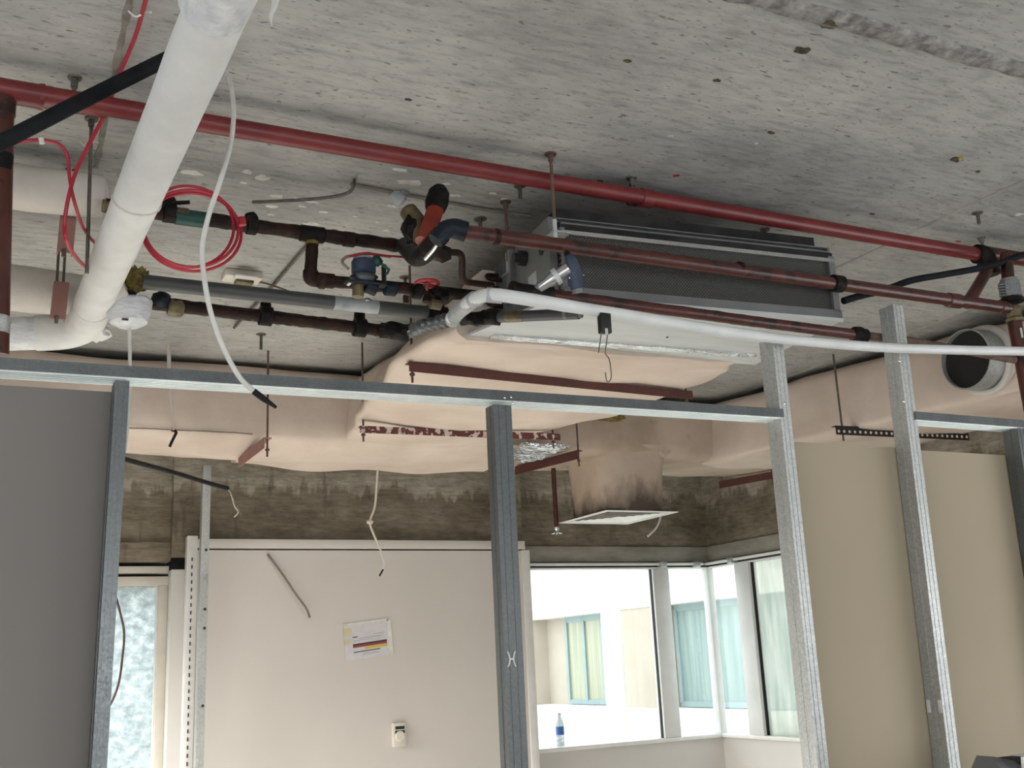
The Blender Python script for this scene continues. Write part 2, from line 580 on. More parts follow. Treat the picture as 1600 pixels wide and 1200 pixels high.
M = {
    'ceiling': mat_ceiling(),
    'wet_wall': mat_wet_wall(),
    'lintel': pm('pale_concrete', (0.24, 0.225, 0.19), (0.34, 0.325, 0.285), 4, (1, 1, 3), rough=0.8, bump=0.3, world_space=True),
    'rough_joint': pm('rough_aggregate', (0.13, 0.125, 0.12), (0.36, 0.355, 0.345), 22, lo=0.35, hi=0.7, rough=0.95, bump=1.0, bump_scale=30, world_space=True),
    'seam': pm('formwork_ridge', (0.38, 0.37, 0.34), (0.27, 0.265, 0.25), 7, rough=0.9, bump=0.6, world_space=True),
    'strip': pm('brown_adhesive_strip', (0.17, 0.15, 0.12), (0.29, 0.275, 0.245), 16, rough=0.9, bump=0.5, world_space=True),
    'hole': pm('hole_dark', (0.03, 0.026, 0.02), (0.10, 0.085, 0.05), 30, rough=0.9),
    'yellow_plug': pm('yellow_plug', (0.45, 0.40, 0.08), (0.2, 0.17, 0.04), 40, rough=0.7),
    'red_mark': pm('red_paint_mark', (0.45, 0.04, 0.05), (0.3, 0.03, 0.04), 30, rough=0.6),
    'plaster': pm('white_plaster_smear', (0.70, 0.70, 0.66), (0.52, 0.52, 0.49), 12, rough=0.85, bump=0.3),
    'floor': pm('screed_floor', (0.60, 0.58, 0.54), (0.70, 0.68, 0.64), 2, rough=0.7, bump=0.1, world_space=True),
    'paint': pm('white_wall_paint', (0.62, 0.60, 0.57), (0.66, 0.64, 0.61), 1.5, rough=0.7, bump=0.03, bump_scale=60),
    'panel': pm('white_panel', (0.62, 0.585, 0.55), (0.66, 0.63, 0.585), 0.9, rough=0.55),
    'white_metal': pm('white_powder_coat', (0.80, 0.80, 0.78), (0.72, 0.72, 0.70), 8, rough=0.4),
    'cream_frame': pm('cream_window_frame', (0.66, 0.63, 0.56), (0.58, 0.55, 0.48), 4, rough=0.45),
    'alu_frame': pm('grey_window_frame', (0.70, 0.71, 0.70), (0.62, 0.63, 0.62), 4, rough=0.4),
    'head_dark': pm('dark_head_channel', (0.035, 0.032, 0.036), (0.06, 0.055, 0.062), 9, rough=0.7),
    'rubber': pm('black_rubber', (0.006, 0.006, 0.007), (0.014, 0.014, 0.016), 18, spec=0.2, rough=0.55, bump=0.25, bump_scale=60),
    'foam': pm('black_pipe_foam', (0.005, 0.006, 0.008), (0.013, 0.014, 0.017), 10, spec=0.15, rough=0.7, bump=0.4, bump_scale=30),
    'board_shaded': pm('shaded_plasterboard', (0.205, 0.191, 0.18), (0.225, 0.21, 0.197), 0.8, rough=0.8),  # dim light on the left board put into its grey base
    'board_warm_lit': pm('warm_lit_plasterboard', (0.38, 0.325, 0.235), (0.42, 0.36, 0.262), 0.8, rough=0.8),  # tan base carries the warm light on the right boards
    'galv': mat_galv('galvanised_steel'),
    'galv_floor_lit': pm('floor_lit_galvanised_track', (0.70, 0.76, 0.76), (0.80, 0.85, 0.84), 12, rough=0.32, metal=0.5),  # pale base holds the floor light reflected by the track underside
    'galv_stud': mat_galv('dim_lit_galvanised_steel', (0.145, 0.160, 0.165), (0.18, 0.195, 0.20), 0.33),  # darker base stands in for the dim surroundings the steel mirrors
    'galv_dull': mat_galv('weathered_galvanised_steel', (0.42, 0.44, 0.435), (0.56, 0.58, 0.57), 0.5),
    'galv_pan': pm('galvanised_sheet', (0.62, 0.65, 0.65), (0.54, 0.57, 0.57), 3, (1, 6, 1), rough=0.5, metal=0.35, bump=0.06),
    'casing': pm('grey_sheet_casing', (0.15, 0.157, 0.157), (0.19, 0.197, 0.197), 5, rough=0.5, metal=0.3),
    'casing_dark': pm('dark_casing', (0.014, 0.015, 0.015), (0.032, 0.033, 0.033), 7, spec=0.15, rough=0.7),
    'filter': mat_filter(),
    'chrome': pm('bright_zinc', (0.75, 0.76, 0.78), (0.62, 0.63, 0.65), 14, rough=0.22, metal=1.0),
    'foil': pm('crumpled_foil', (0.85, 0.86, 0.87), (0.7, 0.71, 0.72), 14, rough=0.18, metal=1.0, bump=1.0, bump_scale=26),
    'red_pipe': pm('red_sprinkler_paint', (0.125, 0.014, 0.016), (0.175, 0.024, 0.024), 7, rough=0.38, c3=(0.12, 0.02, 0.02), s3=14, lo3=0.64, hi3=0.7),
    'red_rust': pm('rusty_red_oxide_pipe', (0.052, 0.013, 0.010), (0.088, 0.022, 0.017), 8, spec=0.5, rough=0.33, c3=(0.022, 0.010, 0.007), s3=16, lo3=0.56, hi3=0.62, bump=0.12, bump_scale=40),
    'orange_red': pm('orange_red_enamel', (0.26, 0.035, 0.015), (0.13, 0.010, 0.010), 10, rough=0.45),
    'dark_pipe': pm('tarry_rusty_pipe', (0.009, 0.006, 0.005), (0.034, 0.014, 0.010), 14, spec=0.2, rough=0.55, c3=(0.09, 0.07, 0.055), s3=26, lo3=0.66, hi3=0.72, bump=0.6, bump_scale=40),
    'mastic': pm('black_mastic', (0.004, 0.004, 0.004), (0.018, 0.015, 0.013), 22, spec=0.14, rough=0.5, bump=0.8, bump_scale=45),
    'oxide_steel': pm('red_oxide_primer', (0.075, 0.024, 0.019), (0.105, 0.034, 0.028), 9, rough=0.7, bump=0.2),
    'oxide_pale': pm('faded_red_oxide_primer', (0.30, 0.15, 0.125), (0.38, 0.20, 0.17), 9, rough=0.75, bump=0.2),
    'oxide_flaked': pm('flaking_red_oxide_primer', (0.085, 0.022, 0.020), (0.13, 0.034, 0.03), 9, rough=0.7, c3=(0.55, 0.47, 0.44), s3=24, lo3=0.54, hi3=0.57),
    'rod': pm('threaded_rod_steel', (0.10, 0.095, 0.085), (0.17, 0.155, 0.13), 40, rough=0.55, metal=0.6),
    'rod_brown': pm('rusty_rod', (0.085, 0.05, 0.038), (0.14, 0.085, 0.065), 30, rough=0.7),
    'lagging': pm('white_canvas_lagging', (0.66, 0.67, 0.66), (0.76, 0.77, 0.76), 6, rough=0.75, bump=0.35, bump_scale=28, spec=0.3),
    'lagging_warm': pm('dusty_canvas_lagging', (0.56, 0.53, 0.49), (0.66, 0.63, 0.58), 5, rough=0.85, bump=0.35, bump_scale=22, spec=0.2),
    'duct': pm('pinkish_canvas_duct_wrap', (0.60, 0.50, 0.425), (0.72, 0.62, 0.54), 2.2, rough=0.85, bump=0.3, bump_scale=14, spec=0.2, world_space=True, detail=6),
    'duct_brown': pm('sooty_canvas_duct_wrap', (0.40, 0.315, 0.245), (0.56, 0.46, 0.375), 2.4, rough=0.85, bump=0.3, bump_scale=16, spec=0.2, world_space=True, c3=(0.16, 0.115, 0.09), s3=3.2, lo3=0.62, hi3=0.80, detail=6),
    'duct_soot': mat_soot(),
    'soot': pm('soot_stain', (0.045, 0.035, 0.03), (0.18, 0.13, 0.10), 9, rough=0.95),
    'yellow_wool': pm('yellow_glass_wool', (0.30, 0.23, 0.06), (0.12, 0.085, 0.03), 26, rough=0.95, bump=1.0, bump_scale=60),
    'pvc_white': pm('white_plastic_tube', (0.72, 0.74, 0.74), (0.62, 0.64, 0.64), 6, rough=0.42, bump=0.05),
    'pvc_grey': pm('grey_plastic_tube', (0.050, 0.053, 0.055), (0.066, 0.069, 0.071), 5, rough=0.45),
    'tape': pm('pale_grey_tape', (0.27, 0.295, 0.31), (0.42, 0.44, 0.45), 12, rough=0.5, bump=0.3),
    'cable_red': pm('red_cable_sheath', (0.42, 0.018, 0.040), (0.36, 0.015, 0.034), 12, rough=0.4),
    'cable_white': pm('white_cable_sheath', (0.70, 0.70, 0.67), (0.60, 0.60, 0.57), 12, rough=0.45),
    'cable_grey': pm('dusty_cable', (0.26, 0.22, 0.19), (0.18, 0.15, 0.13), 20, rough=0.7),
    'brass': pm('tarnished_brass', (0.10, 0.08, 0.04), (0.22, 0.18, 0.10), 14, rough=0.45, metal=0.4, bump=0.3),
    'blue': pm('blue_enamel', (0.022, 0.034, 0.075), (0.055, 0.078, 0.12), 12, rough=0.45),
    'navy': pm('navy_valve_body', (0.007, 0.010, 0.016), (0.013, 0.020, 0.030), 12, spec=0.2, rough=0.5, bump=0.3),
    'teal': pm('teal_plastic', (0.006, 0.045, 0.038), (0.010, 0.075, 0.06), 12, rough=0.5),
    'wheel_red': pm('red_handwheel', (0.50, 0.02, 0.035), (0.42, 0.02, 0.03), 12, rough=0.4),
    'wrap': pm('white_plastic_wrap', (0.74, 0.76, 0.78), (0.58, 0.61, 0.64), 22, (1, 1, 3), rough=0.35, bump=0.7, bump_scale=30),
    'box_plastic': pm('ivory_plastic', (0.70, 0.67, 0.58), (0.62, 0.58, 0.50), 8, rough=0.5),
    'black_plastic': pm('black_plastic', (0.006, 0.006, 0.006), (0.012, 0.012, 0.012), 12, rough=0.5),
    'paper': pm('paper', (0.66, 0.65, 0.68), (0.60, 0.59, 0.62), 20, rough=0.7),
    'sleeve': pm('clear_sleeve_edge', (0.62, 0.60, 0.55), (0.74, 0.73, 0.70), 14, rough=0.25),
    'ink': pm('black_ink', (0.03, 0.03, 0.03)),
    'ink_red': pm('dark_red_ink', (0.30, 0.05, 0.07)),
    'ink_yellow': pm('yellow_ink', (0.60, 0.52, 0.07)),
    'tape_yellow': pm('yellowed_tape', (0.56, 0.52, 0.30), (0.62, 0.58, 0.42), 20, rough=0.4),
    'glass': mat_glass('window_glass'),
    'glass_hazy': mat_glass('dusty_window_glass', (0.80, 0.84, 0.80), 0.45),
    'frosted': mat_frosted(),
    'facade': pm('cream_render', (0.44, 0.39, 0.33), (0.48, 0.43, 0.37), 2, rough=0.9),
    'facade_white': pm('white_render', (0.72, 0.70, 0.67), (0.78, 0.76, 0.73), 2, rough=0.9),
    'teal_frame': pm('pale_teal_frame', (0.23, 0.315, 0.335), (0.27, 0.35, 0.365), 3, rough=0.5),
    'far_glass': pm('curtained_glass', (0.26, 0.28, 0.20), (0.36, 0.36, 0.25), 2.2, (8, 8, 0.3), rough=0.25),
    'far_glass_blue': pm('tinted_glass', (0.17, 0.25, 0.25), (0.27, 0.35, 0.33), 2.2, (6, 6, 0.3), rough=0.25),
    'ground': pm('pale_paving', (0.62, 0.60, 0.56), (0.68, 0.66, 0.62), 2, rough=0.9),
    'bottle': pm('clear_bottle_plastic', (0.62, 0.68, 0.72), (0.74, 0.79, 0.82), 12, rough=0.2),
    'bottle_label': pm('blue_bottle_label', (0.03, 0.10, 0.38), (0.05, 0.16, 0.50), 30, rough=0.4),
}
_b = M['bottle'].node_tree.nodes['Principled BSDF']
_b.inputs['Transmission Weight'].default_value = 0.55

H = 3.40          # underside of the slab

# ================================================================== STRUCTURE
ceiling = struct('ceiling', BM().box((-4.2, -5.2, H), (7.0, 8.3, H + 0.25)), M['ceiling'])
# formwork ridges running into the room
for x0, y0, x1, y1, w in ((3.79, 1.2, 3.75, 5.2, 0.018), (0.45, 1.0, 0.55, 6.2, 0.06), (5.05, 1.2, 5.0, 6.2, 0.02)):
    n = 24
    bm = BM()
    secs = []
    for i in range(n + 1):
        t = i / n
        c = V((x0 + (x1 - x0) * t + 0.012 * noise.noise(V((t * 9, x0, 0))), y0 + (y1 - y0) * t, H))
        ww = w * (0.7 + 0.5 * abs(noise.noise(V((t * 17, x0, 3)))))
        secs.append([c + V((-ww, 0, 0.01)), c + V((-ww * 0.4, 0, -0.005)), c + V((ww * 0.4, 0, -0.006)), c + V((ww, 0, 0.01))])
    bm.loft(secs)
    struct('formwork_ridge', bm, M['seam'], ceiling)
bm = BM()
q0, q1, q2 = V((0.320,2.748,3.400)), V((0.339,3.369,3.400)), V((0.359,3.919,3.400))
secs = []
for i in range(31):
    t = i / 30
    c = lerp(q0, q1, t * 2) if t < 0.5 else lerp(q1, q2, t * 2 - 1)
    w = 0.011 + 0.010 * noise.noise(V((t * 14, 2, 0)))
    secs.append([c + V((-w, 0, 0.01)), c + V((-w * 0.8, 0, -0.003)), c + V((w * 0.8, 0, -0.003)), c + V((w, 0, 0.01))])
bm.loft(secs)
struct('adhesive_strip', bm, M['strip'], ceiling)
# fine day-joint line parallel to the window wall
bm = BM()
secs = []
for i in range(41):
    t = i / 40
    c = V((-1.0 + 6.5 * t, 3.46 - 0.02 * t + 0.006 * noise.noise(V((t * 20, 0, 0))), H))
    secs.append([c + V((0, -0.010, 0.01)), c + V((0, -0.004, -0.003)), c + V((0, 0.004, -0.003)), c + V((0, 0.010, 0.01))])
bm.loft(secs)
struct('formwork_ridge', bm, M['seam'], ceiling)
# rough scabbled band where a partition was removed
bm = BM()
secs = []
for i in range(131):
    t = i / 130
    c = V((-1.0 + 7.3 * t, 2.165 - 0.080 * t, H))
    ring = []
    for k in range(7):
        a = k / 6
        z = (-0.004 - 0.010 * abs(noise.noise(V((t * 91, a * 4, 1))))) if 0 < k < 6 else 0.01
        wob = 0.012 * noise.noise(V((t * 68, a, 5)))
        ring.append(c + V((0, -0.05 + 0.10 * a + wob, z)))
    secs.append(ring)
bm.loft(secs)
struct('scabbled_band', bm, M['rough_joint'], ceiling, angle=80)


def patch(c, rx, ry, m, name, seed=0, n=14, rot=0.0, t=0.0025, parent=None):
    """irregular thin smear or shallow scar on the slab"""
    poly = []
    for k in range(n):
        a = 2 * PI * k / n
        r = 0.75 + 0.5 * noise.noise(V((math.cos(a) * 1.7 + seed, math.sin(a) * 1.7, seed * 3.1)))
        x, y = rx * r * math.cos(a), ry * r * math.sin(a)
        poly.append((c[0] + x * math.cos(rot) - y * math.sin(rot), c[1] + x * math.sin(rot) + y * math.cos(rot), H - t))
    return struct(name, BM().prism(poly, (0, 0, t + 0.004)), m, parent or ceiling, smooth=False)


# dark break-outs in the slab, one with a yellow plug in it, and two red paint marks
patch((2.219,2.158,3.400), 0.042, 0.026, M['hole'], 'break_out', 1, t=0.006)
patch((2.246,2.303,3.400), 0.040, 0.022, M['hole'], 'break_out', 2, t=0.004)
patch((3.353,2.697,3.400), 0.034, 0.024, M['hole'], 'break_out', 3, t=0.004)
patch((3.356,2.684,3.400), 0.016, 0.012, M['yellow_plug'], 'yellow_plug', 4, t=0.007)
patch((2.403,3.211,3.400), 0.016, 0.016, M['red_mark'], 'paint_mark', 5, t=0.002)
patch((4.073,3.339,3.400), 0.020, 0.010, M['red_mark'], 'paint_mark', 6, t=0.002)
for i, (px, rx, ry) in enumerate((((1.224,3.040,3.400), .014, .010), ((2.147,3.364,3.400), .018, .012), ((2.106,2.555,3.400), .016, .012), ((3.523,2.748,3.400), .014, .010),
                                  ((3.433,3.232,3.400), .016, .010), ((1.769,2.564,3.400), .016, .010), ((2.518,2.785,3.400), .018, .010))):
    patch(px, rx, ry, M['hole'], 'break_out', 20 + i, t=0.003)
# smears of white plaster around the pipe valves
for i, (p, rx, ry) in enumerate((
        ((0.931,3.788,3.400), .030, .022), ((1.027,3.932,3.400), .026, .020), ((1.152,3.938,3.400), .050, .014), ((1.031,4.036,3.400), .026, .016),
        ((1.142,3.995,3.400), .018, .010), ((1.237,4.021,3.400), .022, .012), ((0.865,3.760,3.400), .016, .020), ((1.384,3.545,3.400), .036, .012),
        ((1.461,3.636,3.400), .050, .028), ((1.674,3.683,3.400), .024, .014), ((1.599,3.597,3.400), .014, .009), ((1.050,4.118,3.400), .014, .008),
        ((0.683,3.841,3.400), .045, .020), ((0.760,3.994,3.400), .030, .022), ((0.666,3.998,3.400), .030, .030), ((1.225,4.161,3.400), .034, .020),
        ((1.372,4.020,3.400), .016, .008), ((1.478,4.046,3.400), .012, .008), ((1.544,4.119,3.400), .016, .010), ((2.190,2.939,3.400), .012, .008),
        ((2.523,2.874,3.400), .008, .006), ((4.072,3.003,3.400), .018, .014), ((1.880,3.653,3.400), .020, .012), ((1.805,3.615,3.400), .016, .010),
        ((1.898,4.357,3.400), .05, .02), ((1.758,4.321,3.400), .035, .015), ((0.876,3.858,3.400), .018, .010), ((1.483,3.868,3.400), .026, .010))):
    patch(p, rx * 1.25, ry * 1.3, M['plaster'], 'plaster_smear', 40 + i, rot=random.uniform(-0.3, 0.3), t=0.0015)

floor = struct('floor', BM().box((-4.2, -5.2, -0.2), (6.6, 8.1, 0.0)), M['floor'])

# window wall: stained concrete above the window heads and the white panel
FY = 7.73
bm = BM()
bm.box((-4.2, FY, 2.48), (1.30, FY + 0.25, H + 0.02))
bm.box((1.30, FY - 0.06, 2.40), (3.95, FY + 0.25, H + 0.02))
bm.box((3.95, FY, 2.47), (6.0, FY + 0.25, H + 0.02))
wall_far = struct('wall_far', bm, M['wet_wall'])
struct('lintel', BM().box((0.2, FY - 0.03, 2.36), (1.30, FY + 0.2, 2.49), bevel=0.006), M['wet_wall'], wall_far)
struct('lintel', BM().box((3.95, FY - 0.02, 2.350), (5.77, FY + 0.2, 2.475), bevel=0.006), M['lintel'], wall_far)
struct('apron', BM().box((3.97, FY - 0.005, 0), (5.78, FY + 0.2, 0.93)), M['paint'], wall_far)
struct('solid_infill', BM().box((-4.2, FY + 0.02, 0), (0.42, FY + 0.25, 2.50)), M['paint'], wall_far)

# bay side wall
BX = 5.75
bm = BM()
bm.box((BX, 6.55, 2.47), (BX + 0.25, FY + 0.25, H + 0.02))
wall_bay = struct('wall_bay', bm, M['wet_wall'])
struct('lintel', BM().box((BX - 0.02, 6.55, 2.350), (BX + 0.2, FY + 0.1, 2.475), bevel=0.006), M['lintel'], wall_bay)
struct('apron', BM().box((BX - 0.005, 6.55, 0), (BX + 0.2, FY + 0.1, 0.93)), M['paint'], wall_bay)
bm = BM()
for y0, y1, z0, z1 in ((-5.2, 6.57, 0, 0.6), (-5.2, 6.57, 2.5, H + 0.02), (-5.2, -3.1, 0.6, 2.5), (1.9, 6.57, 0.6, 2.5)):
    bm.box((6.40, y0, z0), (6.62, y1, z1))
bm.box((BX, 6.45, 0), (6.62, 6.57, H + 0.02))
wall_right = struct('wall_right', bm, M['wet_wall'])

# side and rear walls of the room behind the camera, with their window openings
bm = BM()
for y0, y1, z0, z1 in ((-5.2, 8.0, 0, 0.6), (-5.2, 8.0, 2.5, H + 0.02), (-5.2, -3.1, 0.6, 2.5), (1.9, 8.0, 0.6, 2.5)):
    bm.box((-4.2, y0, z0), (-4.0, y1, z1))
struct('wall_left', bm, M['paint'])
bm = BM()
for x0, x1, z0, z1 in ((-4.2, 6.6, 0, 0.6), (-4.2, 6.6, 2.5, H + 0.02), (-4.2, -3.5, 0.6, 2.5), (4.5, 6.6, 0.6, 2.5)):
    bm.box((x0, -5.2, z0), (x1, -5.0, z1))
struct('wall_back', bm, M['paint'])
# unseen side wall added beyond the framing, its opening made for the far lamp
bm = BM()
for y0, y1, z0, z1 in ((3.2, 7.74, 2.6, H + 0.02), (3.2, 3.45, 0, 2.6), (7.4, 7.74, 0, 2.6)):
    bm.box((-1.7, y0, z0), (-1.5, y1, z1))
bm.box((-1.7, 3.105, 0), (-0.42, 3.2, H + 0.02))  # unseen return added to block far light leaking onto the near ceiling
struct('wall_side', bm, M['paint'])

# ---- window_1: bay window facing the courtyard; window_2: its side return; window_3: obscured window
ZS, ZH = 0.955, 2.29


def frame_bar(parent, lo, hi, m, name='frame_bar'):
    return struct(name, BM().box(lo, hi, bevel=0.004), m, parent)


win = struct('window_1', BM().box((3.955, FY - 0.03, ZH), (5.75, FY + 0.05, ZH + 0.014), bevel=0.004), M['alu_frame'])
struct('head_gap', BM().box((3.955, FY - 0.01, ZH + 0.012), (5.76, FY + 0.06, 2.356)), M['head_dark'], win)
XM = [5.166, 5.320]
frame_bar(win, (3.955, FY - 0.02, ZS), (4.0, FY + 0.05, ZH), M['alu_frame'], 'jamb')
frame_bar(win, (XM[0] - 0.005, FY - 0.035, ZS), (XM[1] - 0.004, FY + 0.05, ZH), M['alu_frame'], 'mullion')
frame_bar(win, (5.71, FY - 0.03, ZS), (5.775, FY + 0.05, ZH), M['alu_frame'], 'corner_post')
frame_bar(win, (3.9, FY - 0.05, ZS - 0.03), (5.77, FY + 0.22, ZS), M['white_metal'], 'sill')
struct('gasket', BM().box((XM[0] - 0.010, FY - 0.01, ZS), (XM[0] - 0.004, FY + 0.02, ZH)), M['rubber'], win)
struct('pane', BM().box((4.0, FY + 0.01, ZS), (XM[0], FY + 0.016, ZH)), M['glass'], win)
struct('pane', BM().box((XM[1], FY + 0.01, ZS), (5.71, FY + 0.016, ZH)), M['glass'], win)

win = struct('window_2', BM().box((BX - 0.03, 6.56, ZH), (BX + 0.05, FY - 0.02, ZH + 0.014), bevel=0.004), M['alu_frame'])
struct('head_gap', BM().box((BX - 0.01, 6.56, ZH + 0.012), (BX + 0.06, FY - 0.02, 2.356)), M['head_dark'], win)
YM = [7.152, 7.332]
frame_bar(win, (BX - 0.04, YM[0], ZS), (BX + 0.05, YM[1], ZH), M['alu_frame'], 'mullion')
frame_bar(win, (BX - 0.05, 6.56, ZS - 0.03), (BX + 0.22, FY - 0.05, ZS), M['white_metal'], 'sill')
frame_bar(win, (BX - 0.02, 6.56, ZS), (BX + 0.05, 6.60, ZH), M['alu_frame'], 'jamb')
struct('gasket', BM().box((BX - 0.012, YM[0] - 0.010, ZS), (BX + 0.02, YM[0] - 0.002, ZH)), M['rubber'], win)
struct('pane', BM().box((BX + 0.01, YM[1], ZS), (BX + 0.016, FY - 0.03, ZH)), M['glass'], win)
struct('pane', BM().box((BX + 0.01, 6.60, ZS), (BX + 0.016, YM[0], ZH)), M['glass_hazy'], win)

win = struct('window_3', BM().box((0.42, 7.74, 2.205), (1.30, 7.86, 2.265), bevel=0.004), M['cream_frame'])
frame_bar(win, (0.42, 7.76, 2.285), (1.30, 7.84, 2.335), M['cream_frame'], 'head_rail')
frame_bar(win, (0.30, 7.87, 2.18), (1.46, 7.95, 2.50), M['rubber'], 'head_packing')
frame_bar(win, (1.236, 7.74, 0.4), (1.296, 7.86, 2.205), M['cream_frame'], 'jamb')
frame_bar(win, (1.226, 7.77, 0.4), (1.240, 7.82, 2.205), M['white_metal'], 'bead')
frame_bar(win, (0.42, 7.74, 0.4), (0.47, 7.86, 2.205), M['cream_frame'], 'jamb')
frame_bar(win, (0.42, 7.74, 0.30), (1.30, 7.86, 0.40), M['cream_frame'], 'sill')
struct('pane', BM().box((0.47, 7.80, 0.4), (1.236, 7.806, 2.205)), M['frosted'], win)
struct('apron', BM().box((0.42, 7.75, 0), (1.30, 7.95, 0.30)), M['paint'], win)
# jamb lining between the obscured window and the panel
struct('trim_1', BM().box((1.296, 7.64, 0), (1.40, 7.76, 2.30), bevel=0.004), M['paint'])

# blind track above the bay windows with its brackets
tr = thing('blind_track', (4.8, FY - 0.1, 2.30), 'slim white blind track under the concrete band over the bay windows', 'track')
obj('rail', BM().box((3.98, FY - 0.06, 2.318), (5.66, FY - 0.03, 2.338), bevel=0.003), M['white_metal'], tr)
obj('rail', BM().box((5.68, 6.60, 2.318), (5.72, FY - 0.03, 2.338), bevel=0.003), M['white_metal'], tr)
for x in (5.22, 5.56):
    obj('bracket', BM().box((x, FY - 0.075, 2.298), (x + 0.06, FY - 0.012, 2.348), bevel=0.006), M['galv_dull'], tr)
for y in (7.30,):
    obj('bracket', BM().box((5.665, y, 2.298), (5.738, y + 0.06, 2.348), bevel=0.006), M['galv_dull'], tr)

# ---- white infill panel with its head trim
pan = struct('wall_panel', BM().box((1.455, 7.60, 0), (3.93, 7.68, 2.425)), M['panel'])
struct('head_trim', BM().box((1.455, 7.588, 2.437), (3.93, 7.68, 2.50), bevel=0.003), M['panel'], pan)
struct('edge_trim', BM().box((3.90, 7.585, 0), (3.965, 7.72, 2.43), bevel=0.003), M['white_metal'], pan)
post = struct('slotted_post', BM().box((1.385, 7.585, 0), (1.455, 7.66, 2.52), bevel=0.004), M['white_metal'], pan)
bm = BM()
for k in range(44):
    z = 0.2 + k * 0.05
    bm.box((1.415, 7.581, z), (1.423, 7.588, z + 0.024))
o = struct('slots', bm, M['ink'], post, smooth=False)
o['kind'] = 'stuff'

# ---- courtyard and the wing opposite
struct('ground', BM().box((-8, 8.1, -0.3), (30, 40, -0.05)), M['ground'])
FX = 9.5
fac = struct('facade', BM().box((FX + 0.35, 9.0, -0.1), (FX + 0.6, 26.0, 4.2)), M['facade'])
struct('upper_band', BM().box((FX, 9.0, 2.32), (FX + 0.4, 26.0, 4.2)), M['facade_white'], fac)
struct('parapet', BM().box((FX - 0.05, 9.0, -0.1), (FX + 0.4, 26.0, 0.83)), M['facade_white'], fac)
struct('end_pier', BM().box((FX, 18.3, 0.8), (FX + 0.4, 26.0, 2.4)), M['facade'], fac)
struct('pier', BM().box((FX + 0.02, 14.2, 0.8), (FX + 0.4, 15.5, 2.4)), M['facade'], fac)
for (y0, y1, gm) in ((15.6, 17.5, 'far_glass'), (9.6, 14.1, 'far_glass_blue')):
    wf = struct('window', BM().box((FX + 0.28, y0, 0.84), (FX + 0.34, y1, 0.92)), M['teal_frame'], fac)
    struct('head', BM().box((FX + 0.28, y0, 2.22), (FX + 0.34, y1, 2.32)), M['teal_frame'], wf)
    nb = 3 if y1 - y0 < 3 else 5
    for k in range(nb + 1):
        y = y0 + (y1 - y0 - 0.07) * k / nb
        struct('mullion', BM().box((FX + 0.27, y, 0.9), (FX + 0.35, y + 0.08, 2.25)), M['teal_frame'], wf)
    for k in range(nb):
        ya, yb = y0 + (y1 - y0) * k / nb, y0 + (y1 - y0) * (k + 1) / nb
        struct('pane', BM().box((FX + 0.30, ya, 0.9), (FX + 0.31, yb, 2.25)), M['far_glass' if (gm == 'far_glass' and k > 0) else 'far_glass_blue'], wf)
col = struct('column_1', BM().lathe((8.75, 14.25, -0.1), (0, 0, 1), [(0, 0.15), (2.98, 0.15), (2.98, 0.158), (3.0, 0.158), (3.0, 0.15), (4.4, 0.15)], 28), M['facade_white'])

# ================================================================== PARTITION FRAMING
PY = 3.0


def stud(x, w, d, ztop, label, lean=0.0, m='galv', y=PY, zb=0.0, name='metal_stud'):
    """C-section: web on the window side, flanges with lips towards +X"""
    t = 0.0025
    lip = 0.010
    prof = [(0, 0), (w, 0), (w, lip), (w - t, lip), (w - t, t), (t, t), (t, d - t), (w - t, d - t), (w - t, d - lip), (w, d - lip), (w, d), (0, d)]
    bm = BM()
    a = [(x + p[0], y + p[1], ztop) for p in prof]
    c = [(x + lean + p[0], y + p[1], zb) for p in prof]
    bm.loft([c, a])
    # rolled stiffening ribs on the near flange and on the web
    for fx in (0.3, 0.7):
        bm.obox((x + lean + w * fx, y - 0.0006, zb), (x + w * fx, y - 0.0006, ztop), 0.004, 0.0016, up=(0, 1, 0))
    bm.obox((x + lean - 0.0006, y + d * 0.5, zb), (x - 0.0006, y + d * 0.5, ztop), 0.0016, 0.006, up=(0, 1, 0))
    s = obj(name, bm, M[m], smooth=False)
    tag(s, label, 'stud', 'metal studs of the open partition')
    return s


def screw(parent, p, d=(0, -1, 0), r=0.0045):
    obj('screw', BM().lathe(p, d, [(-0.002, r), (0.0015, r), (0.0028, r * 0.5)], 10), M['chrome'], parent)


s1 = stud(0.350, 0.036, 0.075, 2.376, 'first galvanised stud from the grey board, beside the big white lagged pipe', -0.040, 'galv_stud')
s2 = stud(1.469 - 0.002, 0.062, 0.058, 2.380, 'middle galvanised stud, in front of the white panel, with an H-shaped punched mark', 0.002, 'galv_stud')
s3 = stud(2.608, 0.048, 0.075, 2.700, 'mottled galvanised stud standing up to the fan coil unit, beside the bay window', -0.007, 'galv_dull')
S4X, S4L = 3.235, -0.053
s4 = stud(S4X, 0.052, 0.075, 2.895, 'tallest galvanised stud, between the two tan boards, reaching the red pipe', S4L, 'galv_dull')  # paler steel stands in for light caught by its near flange
s5 = stud(3.837, 0.052, 0.075, 2.432, 'last galvanised stud at the end of the short track, beyond the second tan board', -0.02, 'galv_stud')
screw(s3, (2.630, 2.999, 2.456))
for q in ((1.504, 2.995, 2.402), (1.526, 2.995, 2.405), (1.532, 2.998, 2.387)):
    screw(s2, q, r=0.004)
screw(s4, (3.221, 2.999, 2.501))
screw(s4, (3.227, 2.999, 2.663))
# punched H mark on the middle stud: two bowed uprights and a cross bar
hx, hz = 1.490, 1.608
bm = BM()
for sx in (-1, 1):
    bm.tube([(hx + sx * (0.006 + 0.007 * (t * t)), 2.9985, hz + 0.022 * t) for t in (-1, -0.6, -0.2, 0.2, 0.6, 1)], 0.0024, 6)
bm.obox((hx - 0.006, 2.9985, hz), (hx + 0.006, 2.9985, hz), 0.004, 0.005)
obj('punched_mark', bm, M['cable_white'], s2)
